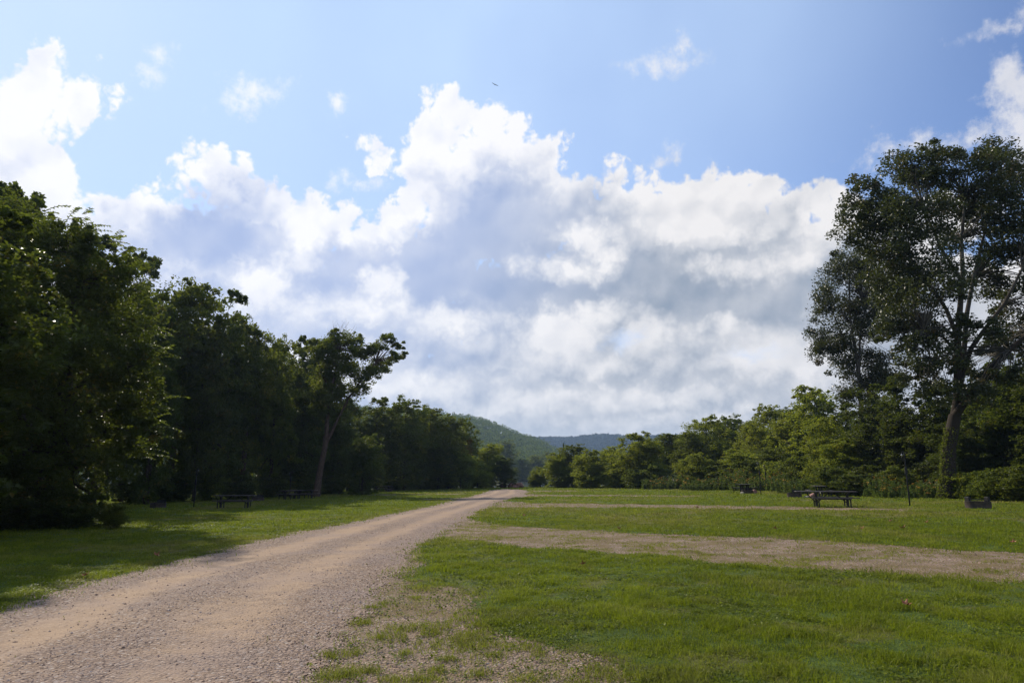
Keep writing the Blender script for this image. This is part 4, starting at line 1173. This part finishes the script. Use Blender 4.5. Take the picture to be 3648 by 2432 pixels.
# understorey that closes the wood edge at ground level
UND = []
for px, D0, top, w, k, lab in (
 (2330, 90, 1650, 150, 'bush_a', 'rounded bush between the hedge and the left end of the tall weeds'),
 (2480, 84, 1640, 110, 'bush_b', 'bright bush standing above the tall weeds, left of the far right picnic table'),
 (2575, 80, 1655, 150, 'bush_d', 'dark hollow bush behind the far right picnic table'),
 (2670, 77, 1632, 140, 'bush_a', 'green bush above the weeds between far right table and lantern posts'),
 (2755, 72, 1640, 130, 'bush_b', 'yellow-green bush just right of the two lantern posts'),
 (2845, 66, 1625, 150, 'bush_a', 'leafy bush overhanging the weeds behind the middle fire ring'),
 (2925, 62, 1640, 140, 'bush_b', 'bright bush right behind the end-on picnic table'),
 (3100, 53, 1655, 170, 'bush_d', 'dark bush behind the weeds between the picnic tables and the tallest post'),
 (3200, 50, 1660, 160, 'bush_a', 'green bush behind the weeds by the tallest post'),
 (405, 25.0, 1795, 120, 'bush_a', 'small pale green bush at the foot of the nearest dark tree'),
 (250, 25.5, 1760, 260, 'bush_d', 'dark shrub under the nearest tree at the left edge'),
 (60, 25.0, 1740, 320, 'bush_d', 'leftmost dark shrub under the nearest tree'),
 (480, 56, 1690, 200, 'bush_d', 'dark shrub left of the leftmost fire ring'),
 (620, 57, 1680, 190, 'bush_d', 'dark shrub between fire ring and first lantern post'),
 (730, 59, 1665, 150, 'bush_a', 'greyish shrub right of the first lantern post'),
 (850, 63, 1690, 180, 'bush_d', 'dark shrub behind the leftmost picnic table'),
 (980, 68, 1695, 160, 'bush_d', 'dark shrub left of the end-on picnic table'),
 (1080, 73, 1700, 150, 'bush_d', 'dark shrub behind the end-on picnic table'),
 (1180, 80, 1690, 150, 'bush_d', 'dark shrub right of the leaning trunk'),
 (1290, 88, 1690, 150, 'bush_d', 'dark shrub behind the fire ring near the leaning tree'),
 (1390, 101, 1700, 140, 'bush_d', 'dark shrub behind the far left picnic table'),
 (1500, 106, 1705, 130, 'bush_d', 'dark shrub along the far left lawn edge'),
 (1590, 108, 1700, 110, 'bush_d', 'last dark shrub of the left wood edge'),
 (1685, 111, 1697, 90, 'bush_b', 'pale blue-green bush at the end of the left lawn'),
 (1740, 113, 1700, 60, 'bush_b', 'small bright bush left of the pink boulders'),
 (1905, 112, 1690, 60, 'bush_a', 'low bush at the right lip of the river gap'),
 (2010, 104, 1670, 130, 'bush_a', 'dark-footed green bush right of the gap'),
 (2100, 97, 1655, 140, 'bush_b', 'yellowish bush with dark hollow at its foot'),
 (2190, 94, 1668, 130, 'bush_b', 'yellow-green bush, second in the hedge'),
 (2270, 90, 1670, 130, 'bush_a', 'bush with rusty foot in the hedge'),
 (2370, 84, 1690, 170, 'weed_a', 'long low bank of tall weeds, left end of the flowering band'),
 (2440, 83, 1672, 120, 'weed_b', 'tall weeds below the glossy small tree'),
 (2520, 75, 1690, 190, 'weed_a', 'tall weeds left of the far right picnic table'),
 (2630, 74, 1655, 130, 'weed_b', 'sunlit tall weeds behind the far right picnic table'),
 (2700, 70, 1680, 190, 'weed_a', 'orange-flowered weeds behind the pair of lantern posts'),
 (2800, 66, 1668, 130, 'weed_b', 'tall weeds with orange flowers right of the lantern posts'),
 (2880, 57, 1690, 210, 'weed_a', 'orange-flowered weeds behind the middle fire ring'),
 (2960, 52, 1660, 180, 'bush_a', 'dark bush behind the double picnic tables'),
 (3060, 49, 1690, 170, 'bush_d', 'dark low bush right of the double picnic tables'),
 (3150, 47, 1682, 150, 'weed_b', 'tall weeds left of the tall right lantern post'),
 (3240, 45, 1712, 210, 'weed_a', 'tall weeds behind the tall right lantern post'),
 (3320, 44.5, 1695, 140, 'weed_b', 'tall weeds at the left foot of the largest sycamore'),
 (3450, 41.5, 1680, 170, 'bush_b', 'sunlit bush behind the near fire ring on the right'),
 (3540, 38.5, 1670, 180, 'bush_a', 'bush right of the near fire ring'),
 (3640, 37.0, 1655, 200, 'bush_a', 'bush cut by the right edge of the view')):
    plant(k, px, D0, top, w, lab)
#WOODEND

# ------------------------------------------------------------------ picnic tables, fire rings, lantern posts
def simple(name, c0, c1, rough, spec, sc, metal=0.0, bump=.3, stretch=(1, 1, 1)):
    m, N, out = new_mat(name)
    tcn = N.n('ShaderNodeTexCoord').outputs['Object']
    pos = N.v('MULTIPLY', tcn, stretch)
    n1 = N.noise(pos, sc, 6, 0.65); n2 = N.noise(pos, sc * 6, 3, .6)
    c = N.mix(N.step(n1, .35, .65), c0, c1)
    bsdf(N, out, c, N.m('MULTIPLY_ADD', n2, .25, rough - .12), spec, n2, bump, .004, metal)
    return m
M_plank = simple('weathered_dark_plank', (0.050, 0.036, 0.030), (0.095, 0.072, 0.060), .34, .5, 5.0, stretch=(.15, 3, 3))
M_steel = simple('black_steel', (0.012, 0.012, 0.013), (0.03, 0.026, 0.024), .45, .4, 9.0, metal=.2)
M_ring = simple('sooty_rusted_steel', (0.055, 0.045, 0.050), (0.12, 0.085, 0.075), .6, .4, 6.0, metal=.3)
M_iron = simple('cast_iron', (0.01, 0.01, 0.01), (0.022, 0.02, 0.02), .5, .4, 12.0, metal=.3)
M_gal = simple('bright_steel', (0.45, 0.45, 0.46), (0.6, 0.6, 0.6), .25, .6, 8.0, metal=.8)
M_stone = simple('pink_granite', (0.24, 0.12, 0.095), (0.38, 0.22, 0.18), .8, .25, 2.2, bump=.8)
M_pale = simple('pale_stone', (0.34, 0.30, 0.25), (0.48, 0.43, 0.37), .8, .25, 2.5, bump=.8)
M_pad = simple('ash_and_dirt', (0.12, 0.10, 0.08), (0.22, 0.18, 0.14), .95, .1, 5.0, bump=.8)

def picnic_table(over_l=.42, over_r=.42, length=2.44):
    root = empty('picnic_table')
    H = .76
    g = Geo()
    for k in range(5):
        g.box((0, -.31 + k * .155, H - .022), (length, .143, .042), bev=.006)
    # battens under the planks hold them together as one top
    x0 = -length / 2 + over_l; x1 = length / 2 - over_r
    for x in (x0, (x0 + x1) / 2, x1):
        g.box((x, 0, H - .056), (.07, .70, .028))
    g.build('tabletop', M_plank, root)
    for sgn in (-1, 1):
        g = Geo()
        bx0 = -length / 2 + (over_l - .30); bx1 = length / 2 - max(0, over_r - .42)
        for k in (0, 1):
            g.box(((bx0 + bx1) / 2, sgn * (.62 + k * .13), .445), (bx1 - bx0, .12, .04), bev=.006)
        for x in (x0, x1):
            g.box((x, sgn * .685, .412), (.06, .25, .026))
        g.build('bench_seat', M_plank, root)
    for x in (x0, x1):
        g = Geo()
        g.box((x, -.09, .345), (.085, .085, .69), bev=.01); g.box((x, .09, .345), (.085, .085, .69), bev=.01)
        g.box((x, 0, .672), (.07, .60, .05)); g.box((x, 0, .375), (.062, 1.36, .05)); g.box((x, 0, .03), (.06, .14, .06))
        g.build('pedestal_leg', M_steel, root)
        for sgn in (-1, 1):
            g = Geo(); g.box((x, sgn * .68, .20), (.055, .055, .40), bev=.006); g.build('bench_leg', M_steel, root)
    for x, s in ((x0, 1), (x1, -1)):
        g = Geo(); g.tube([(x + s * .04, 0, .22), (x + s * .62, 0, .70)], .022, 6); g.build('brace', M_steel, root)
    g = Geo(); g.tube([(x0 - .03, 0, .22), (x0 - min(over_l, .55) + .08, 0, .69)], .020, 6); g.build('brace', M_steel, root)
    g = Geo(); g.box(((x0 + x1) / 2, 0, .375), (x1 - x0 - .09, .045, .05)); g.build('stretcher', M_steel, root)
    return root

def fire_ring(rad=.47, hgt=.36, style='side'):
    root = empty('fire_ring')
    g = Geo()
    n = 28
    g.lathe([(rad, -.03), (rad, .30 if style != 'low' else .26), (rad + .012, .31), (rad - .02, .31), (rad - .016, .28), (rad - .016, -.03)] if style != 'low' else [(rad, -.03), (rad, .24), (rad + .012, .25), (rad - .02, .25), (rad - .016, .22), (rad - .016, -.03)], sides=36)
    g.build('steel_ring', M_ring, root, True)
    if style == 'twin':               # two tall side plates carry the grate between them
        for s in (-1, 1):
            g = Geo(); g.box((s * (rad - .055), 0, .39), (.10, .26, .22), bev=.01); g.build('side_plate', M_iron, root)
        zg = .385
    else:
        g = Geo(); g.box((rad * .35, rad * .15, .40), (rad * 1.1, .02, .20), bev=.004); g.build('back_plate', M_iron, root)
        g = Geo(); g.tube([(-rad * .2, rad * .15, .28), (-rad * .2, rad * .15, .50), (-rad * .12, rad * .15, .52), (rad * .1, rad * .15, .52)], .014, 6); g.build('grate_handle', M_iron, root)
        zg = .335
    g = Geo()
    w = rad - .16
    for k in range(13):
        y = -w + 2 * w * k / 12
        g.tube([(-w, y, zg), (w, y, zg)], .007, 5)
    for x in (-w, 0, w):
        g.tube([(x, -w, zg - .012), (x, w, zg - .012)], .009, 5)
    g.build('grate', M_iron, root)
    g = Geo(); g.lathe([(0.001, .03), (rad * .5, .035), (rad - .03, .01)], sides=20); g.build('ash_bed', M_pad, root)
    return root

def lantern_post(H=2.5):
    root = empty('lantern_post')
    g = Geo(); g.tube([(0, 0, -.15), (0, 0, .5), (0, 0, 1.5), (0, 0, H - .06), (-.02, 0, H)], [.036, .034, .032, .028, .025], 10); g.build('pole', M_iron, root, True)
    g = Geo()
    g.tube([(0, 0, H - .05), (-.02, 0, H + .04), (-.07, 0, H + .07), (-.12, 0, H + .03), (-.13, 0, H - .06)], .017, 7)
    g.tube([(-.13, 0, H - .06), (-.13, 0, H - .32), (-.11, 0, H - .38), (-.08, 0, H - .34)], .014, 6)
    g.build('hook_arm', M_iron, root, True)
    g = Geo(); g.lathe([(.002, .04), (.026, .028), (.034, 0), (.026, -.028), (.002, -.04)], (-.135, -.015, H - .07), 12); g.build('hook_knob', M_gal, root, True)
    g = Geo(); g.box((0, 0, H - .82), (.12, .08, .32), bev=.012); g.build('sleeve_box', M_iron, root)
    g = Geo(); g.tube([(0, 0, H - 1.22), (.10, 0, H - 1.16), (.17, 0, H - 1.2), (.18, 0, H - 1.3)], .014, 6)
    g.build('side_hook', M_iron, root, True)
    return root

def put(root, px, D0, rz, label, cat, group, H=None, first=[None]):
    o = gpt(px, D0); root.location = o; root.rotation_euler = (0, 0, rz)
    tag(root, label, cat, group); return root
TG = 'picnic tables round the lawns'
tbl = picnic_table()
put(tbl, 835, 43.0, radians(7), 'dark picnic table seen side-on, nearest of the left-hand tables', 'picnic table', TG)
t2 = copy_tree(tbl); put(t2, 1040, 60.5, radians(62), 'dark picnic table seen nearly end-on, just left of the leaning tree', 'picnic table', TG)
t3 = copy_tree(tbl); put(t3, 1362, 87.0, radians(-4), 'farthest left picnic table, small and side-on before dark trees', 'picnic table', TG)
t4 = copy_tree(tbl); put(t4, 2654, 62.5, radians(52), 'far right picnic table partly hidden behind a fire ring', 'picnic table', TG)
t5 = copy_tree(tbl); put(t5, 2921, 49.0, radians(72), 'picnic table seen end-on behind the long overhanging one', 'picnic table', TG)
lt = picnic_table(.95, .40, 2.75)
put(lt, 2945, 34.2, radians(-14), 'nearest right picnic table with a long overhanging left end', 'picnic table', TG)
t7 = copy_tree(tbl); put(t7, 1080, 62.5, radians(-8), 'low dark picnic table side-on, right beside the end-on one', 'picnic table', TG)
RG = 'steel fire rings on the campsites'
ring = fire_ring(.47, style='side')
put(ring, 564, 44.5, radians(10), 'leftmost fire ring, dark and in shade under the wood', 'fire ring', RG)
for px, D0, rz, lab in ((919, 57.0, .4, 'fire ring right behind the nearest left picnic table'),
                        (1204, 81.0, -.3, 'fire ring right of the leaning tree trunk'),
                        (1384, 91.0, .9, 'fire ring at the right end of the farthest left table'),
                        (2663, 59.5, .1, 'fire ring standing in front of the far right picnic table'),
                        (2832, 48.0, -.1, 'fire ring with raised back plate left of the double picnic tables')):
    c = copy_tree(ring); put(c, px, D0, rz, lab, 'fire ring', RG)
tw = fire_ring(.50, style='twin')
put(tw, 3489, 31.0, 0.05, 'largest and nearest fire ring on the right with two tall side plates', 'fire ring', RG)
PG = 'hooked lantern posts at the campsites'
lp = lantern_post(2.5)
put(lp, 3244, 33.5, 0, 'tallest lantern post, standing alone between the sycamores on the right', 'lantern post', PG)
for px, D0, rz, sc, lab in ((691, 44.0, 2.6, .95, 'leftmost lantern post beside the leftmost fire ring'),
                       (1032, 65.0, 0, .95, 'lantern post behind the end-on picnic table on the left'),
                       (1279, 86.0, 0, .95, 'lantern post between the leaning tree and the farthest left table'),
                       (1341, 95.0, 0, .95, 'thin lantern post right behind the farthest left table'),
                       (2712, 54.5, 0, 1.0, 'taller of the two posts right of the far right picnic table'),
                       (2732, 68.0, 0, 1.0, 'shorter farther post of the pair by the far right table')):
    c = copy_tree(lp); put(c, px, D0, rz, lab, 'lantern post', PG); c.scale = (1, 1, sc)

def boulder(px, D0, size, seed, mat, name, label, cat, group=None, dz=0.0):
    g = np.random.default_rng(seed)
    import bmesh
    bm = bmesh.new(); bmesh.ops.create_icosphere(bm, subdivisions=3, radius=1)
    off = g.uniform(0, 50, 3)
    for v in bm.verts:
        p = np.array(v.co)
        k = 1 + .35 * (float(fbm(np.array([p[0] * 1.3 + off[0]]), np.array([p[1] * 1.3 + p[2] * 1.7 + off[1]]), 1.0, 3, seed)[0]) - .5) * 2
        for a in range(4):
            nrm = np.array([cos(a * 2.1 + seed), sin(a * 2.1 + seed), .5 * cos(a + seed)]); nrm /= np.linalg.norm(nrm)
            d = p @ nrm
            if d > .72: p = p - nrm * (d - .72)
        v.co = Vector(p * k * np.array(size) / 2)
    me = bpy.data.meshes.new(name); bm.to_mesh(me); bm.free(); me.materials.append(mat)
    me.polygons.foreach_set('use_smooth', [True] * len(me.polygons))
    o = add(name, me)
    c = gpt(px, D0); o.location = (c[0], c[1], c[2] + size[2] * .33 + dz); o.rotation_euler = (0, 0, g.uniform(0, 6))
    return tag(o, label, cat, group)
BG = 'pink boulders at the end of the road'
boulder(1793, 114, (1.5, 1.1, .9), 1, M_stone, 'boulder', 'broken pink boulder at the end of the road, the dark-based first one', 'boulder', BG)
boulder(1823, 113, (1.4, 1.0, .85), 2, M_stone, 'boulder', 'pink boulder in the middle of the row at the road end', 'boulder', BG)
boulder(1836, 112, (1.2, .9, .5), 3, M_stone, 'boulder', 'low flat dark pink boulder leaning on the middle one', 'boulder', BG)
boulder(1851, 113, (1.6, 1.1, .95), 4, M_stone, 'boulder', 'blocky pink boulder with a pale top, last before the river gap', 'boulder', BG)
boulder(2689, 60, (.55, .45, .38), 5, M_stone, 'stone', 'dark stone beside the far right fire ring', 'stone')
boulder(2645, 59.0, (.35, .3, .2), 6, M_pale, 'stone', 'small pale stone left of the far right fire ring', 'stone')
boulder(2876, 47.5, (.6, .4, .14), 7, M_pale, 'stone', 'flat pale slab beside the stone heap under the double tables', 'stone')
boulder(2898, 48.0, (.55, .45, .34), 8, M_stone, 'stone', 'reddish rounded stone heap behind the overhanging picnic table', 'stone')

# fallen sycamore leaves
M_dead = simple('dead_leaf', (0.24, 0.09, 0.04), (0.42, 0.20, 0.12), .7, .2, 14.0)
def dead_leaf():
    g = Geo()
    n = 15; V = [(0, 0, .012)]
    for k in range(n):
        a = 2 * pi * k / n
        r_ = (.10 if k % 3 == 0 else .055 if k % 3 == 1 else .06)
        V.append((r_ * cos(a), r_ * sin(a), .012 + .9 * r_ * (.35 + .65 * abs(cos(a * 1.0 + .5))) * (1 if k % 3 == 0 else .5)))
    T = [(0, 1 + k, 1 + (k + 1) % n) for k in range(n)]
    g.raw(V, None, T)
    g.tube([(0, 0, .012), (-.05, -.01, .02), (-.12, -.03, .035)], .0022, 4)
    return g.build('fallen_leaf', M_dead)
LG = 'dead leaves on the lawn'
lf = dead_leaf()
def set_leaf(o, px, py, s, label):
    p = on_ground(px, py); o.location = (p[0], p[1], p[2] + .055); s = s * .62; o.scale = (s, s, s)
    o.rotation_euler = (float(rng.uniform(-.5, .5)), float(rng.uniform(-.5, .5)), float(rng.uniform(0, 6.28))); tag(o, label, 'dead leaf', LG)
set_leaf(lf, 3228, 2170, 1.1, 'large curled reddish dead leaf on the near lawn, closest to the camera')
for px, py, s, lab in ((2760, 1889, 1.3, 'reddish dead leaf in the middle strip, below the middle fire ring'), (3075, 1889, 1.2, 'dead leaf on the middle strip below the nearest right table'),
                       (3218, 1888, 1.6, 'largest dead leaf on the middle strip, below the tallest post'), (3304, 1867, 1.3, 'dead leaf below the largest sycamore trunk'),
                       (3174, 1862, 1.2, 'dead leaf left of the one under the sycamore'), (2203, 1889, 1.3, 'pale pinkish dead leaf at the upper edge of the gravel pull-in'), (2486, 1812, 1.6, 'pale dead leaf on the dry strip left of the middle fire ring'),
                       (3612, 1941, 1.2, 'dead leaf near the right edge above the gravel'), (2078, 2021, 1.1, 'small dead leaf on the near lawn left half'), (304, 2062, 1.2, 'pale scrap of dead leaf at the left road edge'),
                       (555, 1988, 1.4, 'reddish dead leaf on the left verge'), (1868, 1841, 1.6, 'pale dead leaf low on the middle strip, left end')):
    c = lf.copy(); col.objects.link(c); set_leaf(c, px, py, s, lab)

# soaring bird
def bird():
    p0 = at(1763, 303, 150.0)
    root = empty('bird', p0, 0.3); tag(root, 'tiny dark soaring bird above the tallest cloud', 'bird')
    g = Geo(); g.tube([(0, -.34, 0), (0, -.2, .03), (0, 0, .04), (0, .22, .03), (0, .32, .03)], [.05, .10, .11, .07, .03], 8); g.build('body', M_iron, root, True)
    for s in (-1, 1):
        g = Geo()
        V = []
        for x, yl, yt, z in ((.05, .16, -.16, .05), (.35, .20, -.17, .14), (.65, .16, -.16, .17), (.88, .06, -.14, .17), (.98, -.04, -.12, .18)):
            V += [(s * x, yl, z + .012), (s * x, yt, z), (s * x, yl, z - .012)]
        Q = []
        for k in range(4):
            b0 = k * 3
            for a, c in ((0, 1), (1, 2), (2, 0)): Q.append((b0 + a, b0 + c, b0 + 3 + c, b0 + 3 + a))
        g.raw(V, Q); g.build('wing', M_iron, root)
    g = Geo(); g.box((0, -.42, 0), (.22, .24, .015)); g.build('tail', M_iron, root)
    root.scale = (.85, .85, .85); root.rotation_euler = (0.15, radians(22), .2)
bird()

# ------------------------------------------------------------------ river, hills, far bank
m_water, N, out = new_mat('water')
pos = N.n('ShaderNodeNewGeometry').outputs['Position']
wv = N.noise(N.v('MULTIPLY', pos, (.5, 2.0, 1)), 1.2, 4, .6)
bsdf(N, out, (0.05, 0.07, 0.07), 0.12, .5, wv, .25, .08)
gw = Geo(); gw.raw([(-700, 128, -2.6), (700, 128, -2.6), (700, 384, -2.6), (-700, 384, -2.6)], [(0, 1, 2, 3)])
tag(gw.build('river', m_water), kind='structure')

def ridge(pts, D0):
    xs = []; zs = []
    for px, py in pts:
        q = at(px, py, D0); xs.append(q[0]); zs.append(q[2])
    return np.array(xs), np.array(zs)
R1x, R1z = ridge([(0, 1380), (600, 1400), (1100, 1440), (1400, 1465), (1560, 1478), (1668, 1492), (1714, 1494), (1761, 1512), (1808, 1533), (1855, 1552), (1892, 1562), (1930, 1576), (1967, 1595), (1995, 1612), (2050, 1650), (2120, 1690), (2300, 1705)], 950)
R2x, R2z = ridge([(0, 1560), (1500, 1562), (1892, 1554), (2042, 1556), (2080, 1550), (2112, 1547), (2159, 1545), (2243, 1552), (2500, 1545), (2800, 1560), (3648, 1540)], 2200)
def hill1_z(x, y):
    h = np.interp(x + (950 - y) * .12, R1x, R1z) - 6
    f = sstep(y, 440, 950) * (1 - sstep(y, 980, 1700))
    return h * (0.15 * sstep(y, 420, 520) + .85 * f) + 5 * (fbm(x, y, .006, 4, 91) - .5) * f - 2
def hill2_z(x, y):
    h = np.interp(x, R2x, R2z) - 10
    return h * sstep(y, 1500, 2200) * (1 - sstep(y, 2260, 2700)) + 10 * (fbm(x, y, .004, 4, 95) - .5) * sstep(y, 1500, 2000) - 3
def hill_mesh(name, fn, x0, x1, y0, y1, nx, ny):
    xs = np.linspace(x0, x1, nx); ys = np.linspace(y0, y1, ny)
    X, Y = np.meshgrid(xs, ys); Z = fn(X.ravel(), Y.ravel())
    i = np.arange(ny - 1)[:, None] * nx; j = np.arange(nx - 1)[None]
    Q = np.stack([i + j, i + j + 1, i + nx + j + 1, i + nx + j], -1).reshape(-1, 4)
    return tag(add(name, np_mesh(name, np.stack([X.ravel(), Y.ravel(), Z], 1), Q, m_hill, True)), kind='structure')
hill_mesh('hill', hill1_z, -800, 330, 410, 1750, 90, 90)
hill_mesh('hill', hill2_z, -1700, 1700, 1450, 2750, 120, 60)

def canopy(name, label, fn, x0, x1, y0, y1, step, rad, nl, leaf, seed, cond=None, mat=None, lift=.8):
    g = np.random.default_rng(seed)
    xs = np.arange(x0, x1, step); ys = np.arange(y0, y1, step)
    X, Y = np.meshgrid(xs, ys); X = X.ravel() + g.uniform(-.45, .45, X.size) * step; Y = Y.ravel() + g.uniform(-.45, .45, Y.size) * step
    k = np.ones(len(X), bool) if cond is None else cond(X, Y)
    X, Y = X[k], Y[k]; Z = fn(X, Y)
    n = len(X); rd = rad * g.uniform(.65, 1.35, n)
    idx = np.repeat(np.arange(n), nl)
    d = g.normal(size=(len(idx), 3)); d /= np.linalg.norm(d, axis=1)[:, None]
    d[:, 2] = np.abs(d[:, 2]) * 1.1 - .1
    Pp = np.stack([X[idx], Y[idx], Z[idx] + rd[idx] * lift], 1) + d * rd[idx, None] * g.uniform(.75, 1.05, len(idx))[:, None]
    tint = np.clip((.45 + .28 * g.normal(size=n))[idx] + .14 * g.normal(size=len(idx)), 0, 1)
    V, T = leaf_quads(Pp, leaf * g.uniform(.6, 1.4, len(idx)), g, .6)
    o = add(name, np_mesh(name, V, T, mat or M_far, False, {'tint': ('FACE', np.repeat(tint, 2))}))
    return tag(o, label, 'forest', kind='stuff')
canopy('hillside_forest', 'hazy green forest covering the nearer hill beyond the river', hill1_z, -520, 300, 425, 990, 9.0, 5.6, 46, 2.0, 301)
canopy('ridge_forest', 'blue-grey forest on the far ridge behind the nearer hill', hill2_z, -500, 1300, 1750, 2260, 14.0, 8.5, 30, 5.5, 302, mat=M_ridge, lift=.15)
# trees on the far bank that show through the gap
for i, (px, top, D0, w, k, lab) in enumerate((
    (1800, 1560, 400, 110, 'mid_a', 'hazy tree on the far river bank, left in the gap'), (1862, 1625, 392, 90, 'mid_b', 'hazy blue-green tree on the far bank in the middle of the gap'),
    (1905, 1610, 405, 100, 'mid_c', 'hazy tree on the far bank just right of the gap centre'), (1960, 1600, 410, 110, 'mid_a', 'hazy tree on the far bank behind the right gap bushes'),
    (1835, 1655, 389, 60, 'light_a', 'small hazy tree at the water edge on the far bank, left'), (1885, 1662, 390, 60, 'light_a', 'small hazy tree at the water edge on the far bank, right'),
    (2020, 1610, 420, 120, 'mid_b', 'far bank tree behind the spired green tree'), (1750, 1570, 410, 130, 'mid_b', 'far bank tree behind the tip of the left wood'))):
    e = plant(k, px, D0, top, w, lab)
    e.location.z = -1.0

# narrow spire and dead branch that stand out of the right-hand skyline
def conifer(px, D0, top, w, label):
    o = gpt(px, D0); h = at(px, top, D0)[2] - o[2]; g = np.random.default_rng(77)
    n = 3500; t_ = g.random(n) ** .8; a = g.uniform(0, 2 * pi, n)
    rr_ = w * (1 - t_) * (.6 + .4 * np.sin(t_ * 60)) * g.uniform(.3, 1, n)
    Pv = np.stack([rr_ * np.cos(a), rr_ * np.sin(a), .2 + t_ * (h - .2)], 1)
    V, T = leaf_quads(Pv, .22, g, .2)
    cr = add('crown', np_mesh('crown', V, T, M_leaf_dark, False, {'tint': ('FACE', np.repeat(g.random(n) * .8, 2))}))
    gq = Geo(); gq.tube([(0, 0, -.1), (0, 0, h * .5), (0, 0, h * .97)], [.14, .08, .02], 7); tr = gq.build('trunk', M_bark)
    tree_thing('cedar_tree', label, 'tree', o, [tr, cr])
conifer(2009, 110, 1578, .9, 'thin dark spire-shaped cedar above the low right wood')
def dead_tree():
    D0 = 101; o = gpt(2650, D0); g = np.random.default_rng(4)
    def p(px, py): return at(px, py, D0) - o
    T = Geo()
    T.tube([(0, 0, -.1), p(2652, 1640), p(2655, 1560), p(2650, 1535), p(2638, 1522), p(2626, 1514)], [.22, .18, .13, .10, .07, .03], 8)
    T.tube([p(2652, 1545), p(2642, 1535), p(2634, 1528), p(2629, 1523)], [.08, .06, .05, .02], 6)
    T.tube([p(2655, 1560), p(2660, 1535), p(2664, 1515), p(2666, 1502)], [.09, .06, .03, .01], 6)
    T.tube([p(2638, 1522), p(2640, 1517), p(2636, 1511)], [.04, .03, .01], 5)
    tr = T.build('trunk', M_bark, None, True)
    B = Geo()
    for q in range(8):
        s = p(2650 + g.uniform(-10, 6), 1535 + g.uniform(-12, 10)); limb(B, s, s + np.array([g.uniform(-.5, .3), 0, g.uniform(.3, .9)]), .025, .006, g, 4)
    br = B.build('bare_twigs', M_bark)
    tree_thing('dead_tree', 'bare dead snag sticking up between two trees on the right skyline', 'dead tree', o, [tr, br])
dead_tree()

# ------------------------------------------------------------------ air
hz = Geo(); hz.box((0, 0, 90), (6400, 6400, 202))
hm, N, out = new_mat('haze_air')
pv = N.n('ShaderNodeVolumePrincipled')
pv.inputs['Color'].default_value = (0.50, 0.70, 1.0, 1); pv.inputs['Density'].default_value = 0.00017; pv.inputs['Anisotropy'].default_value = 0.3
N.t.links.new(pv.outputs[0], out.inputs['Volume'])
hzo = hz.build('haze', hm); tag(hzo, kind='stuff')
hzo['label'] = 'thin bluish summer haze over the valley'; hzo['category'] = 'haze'
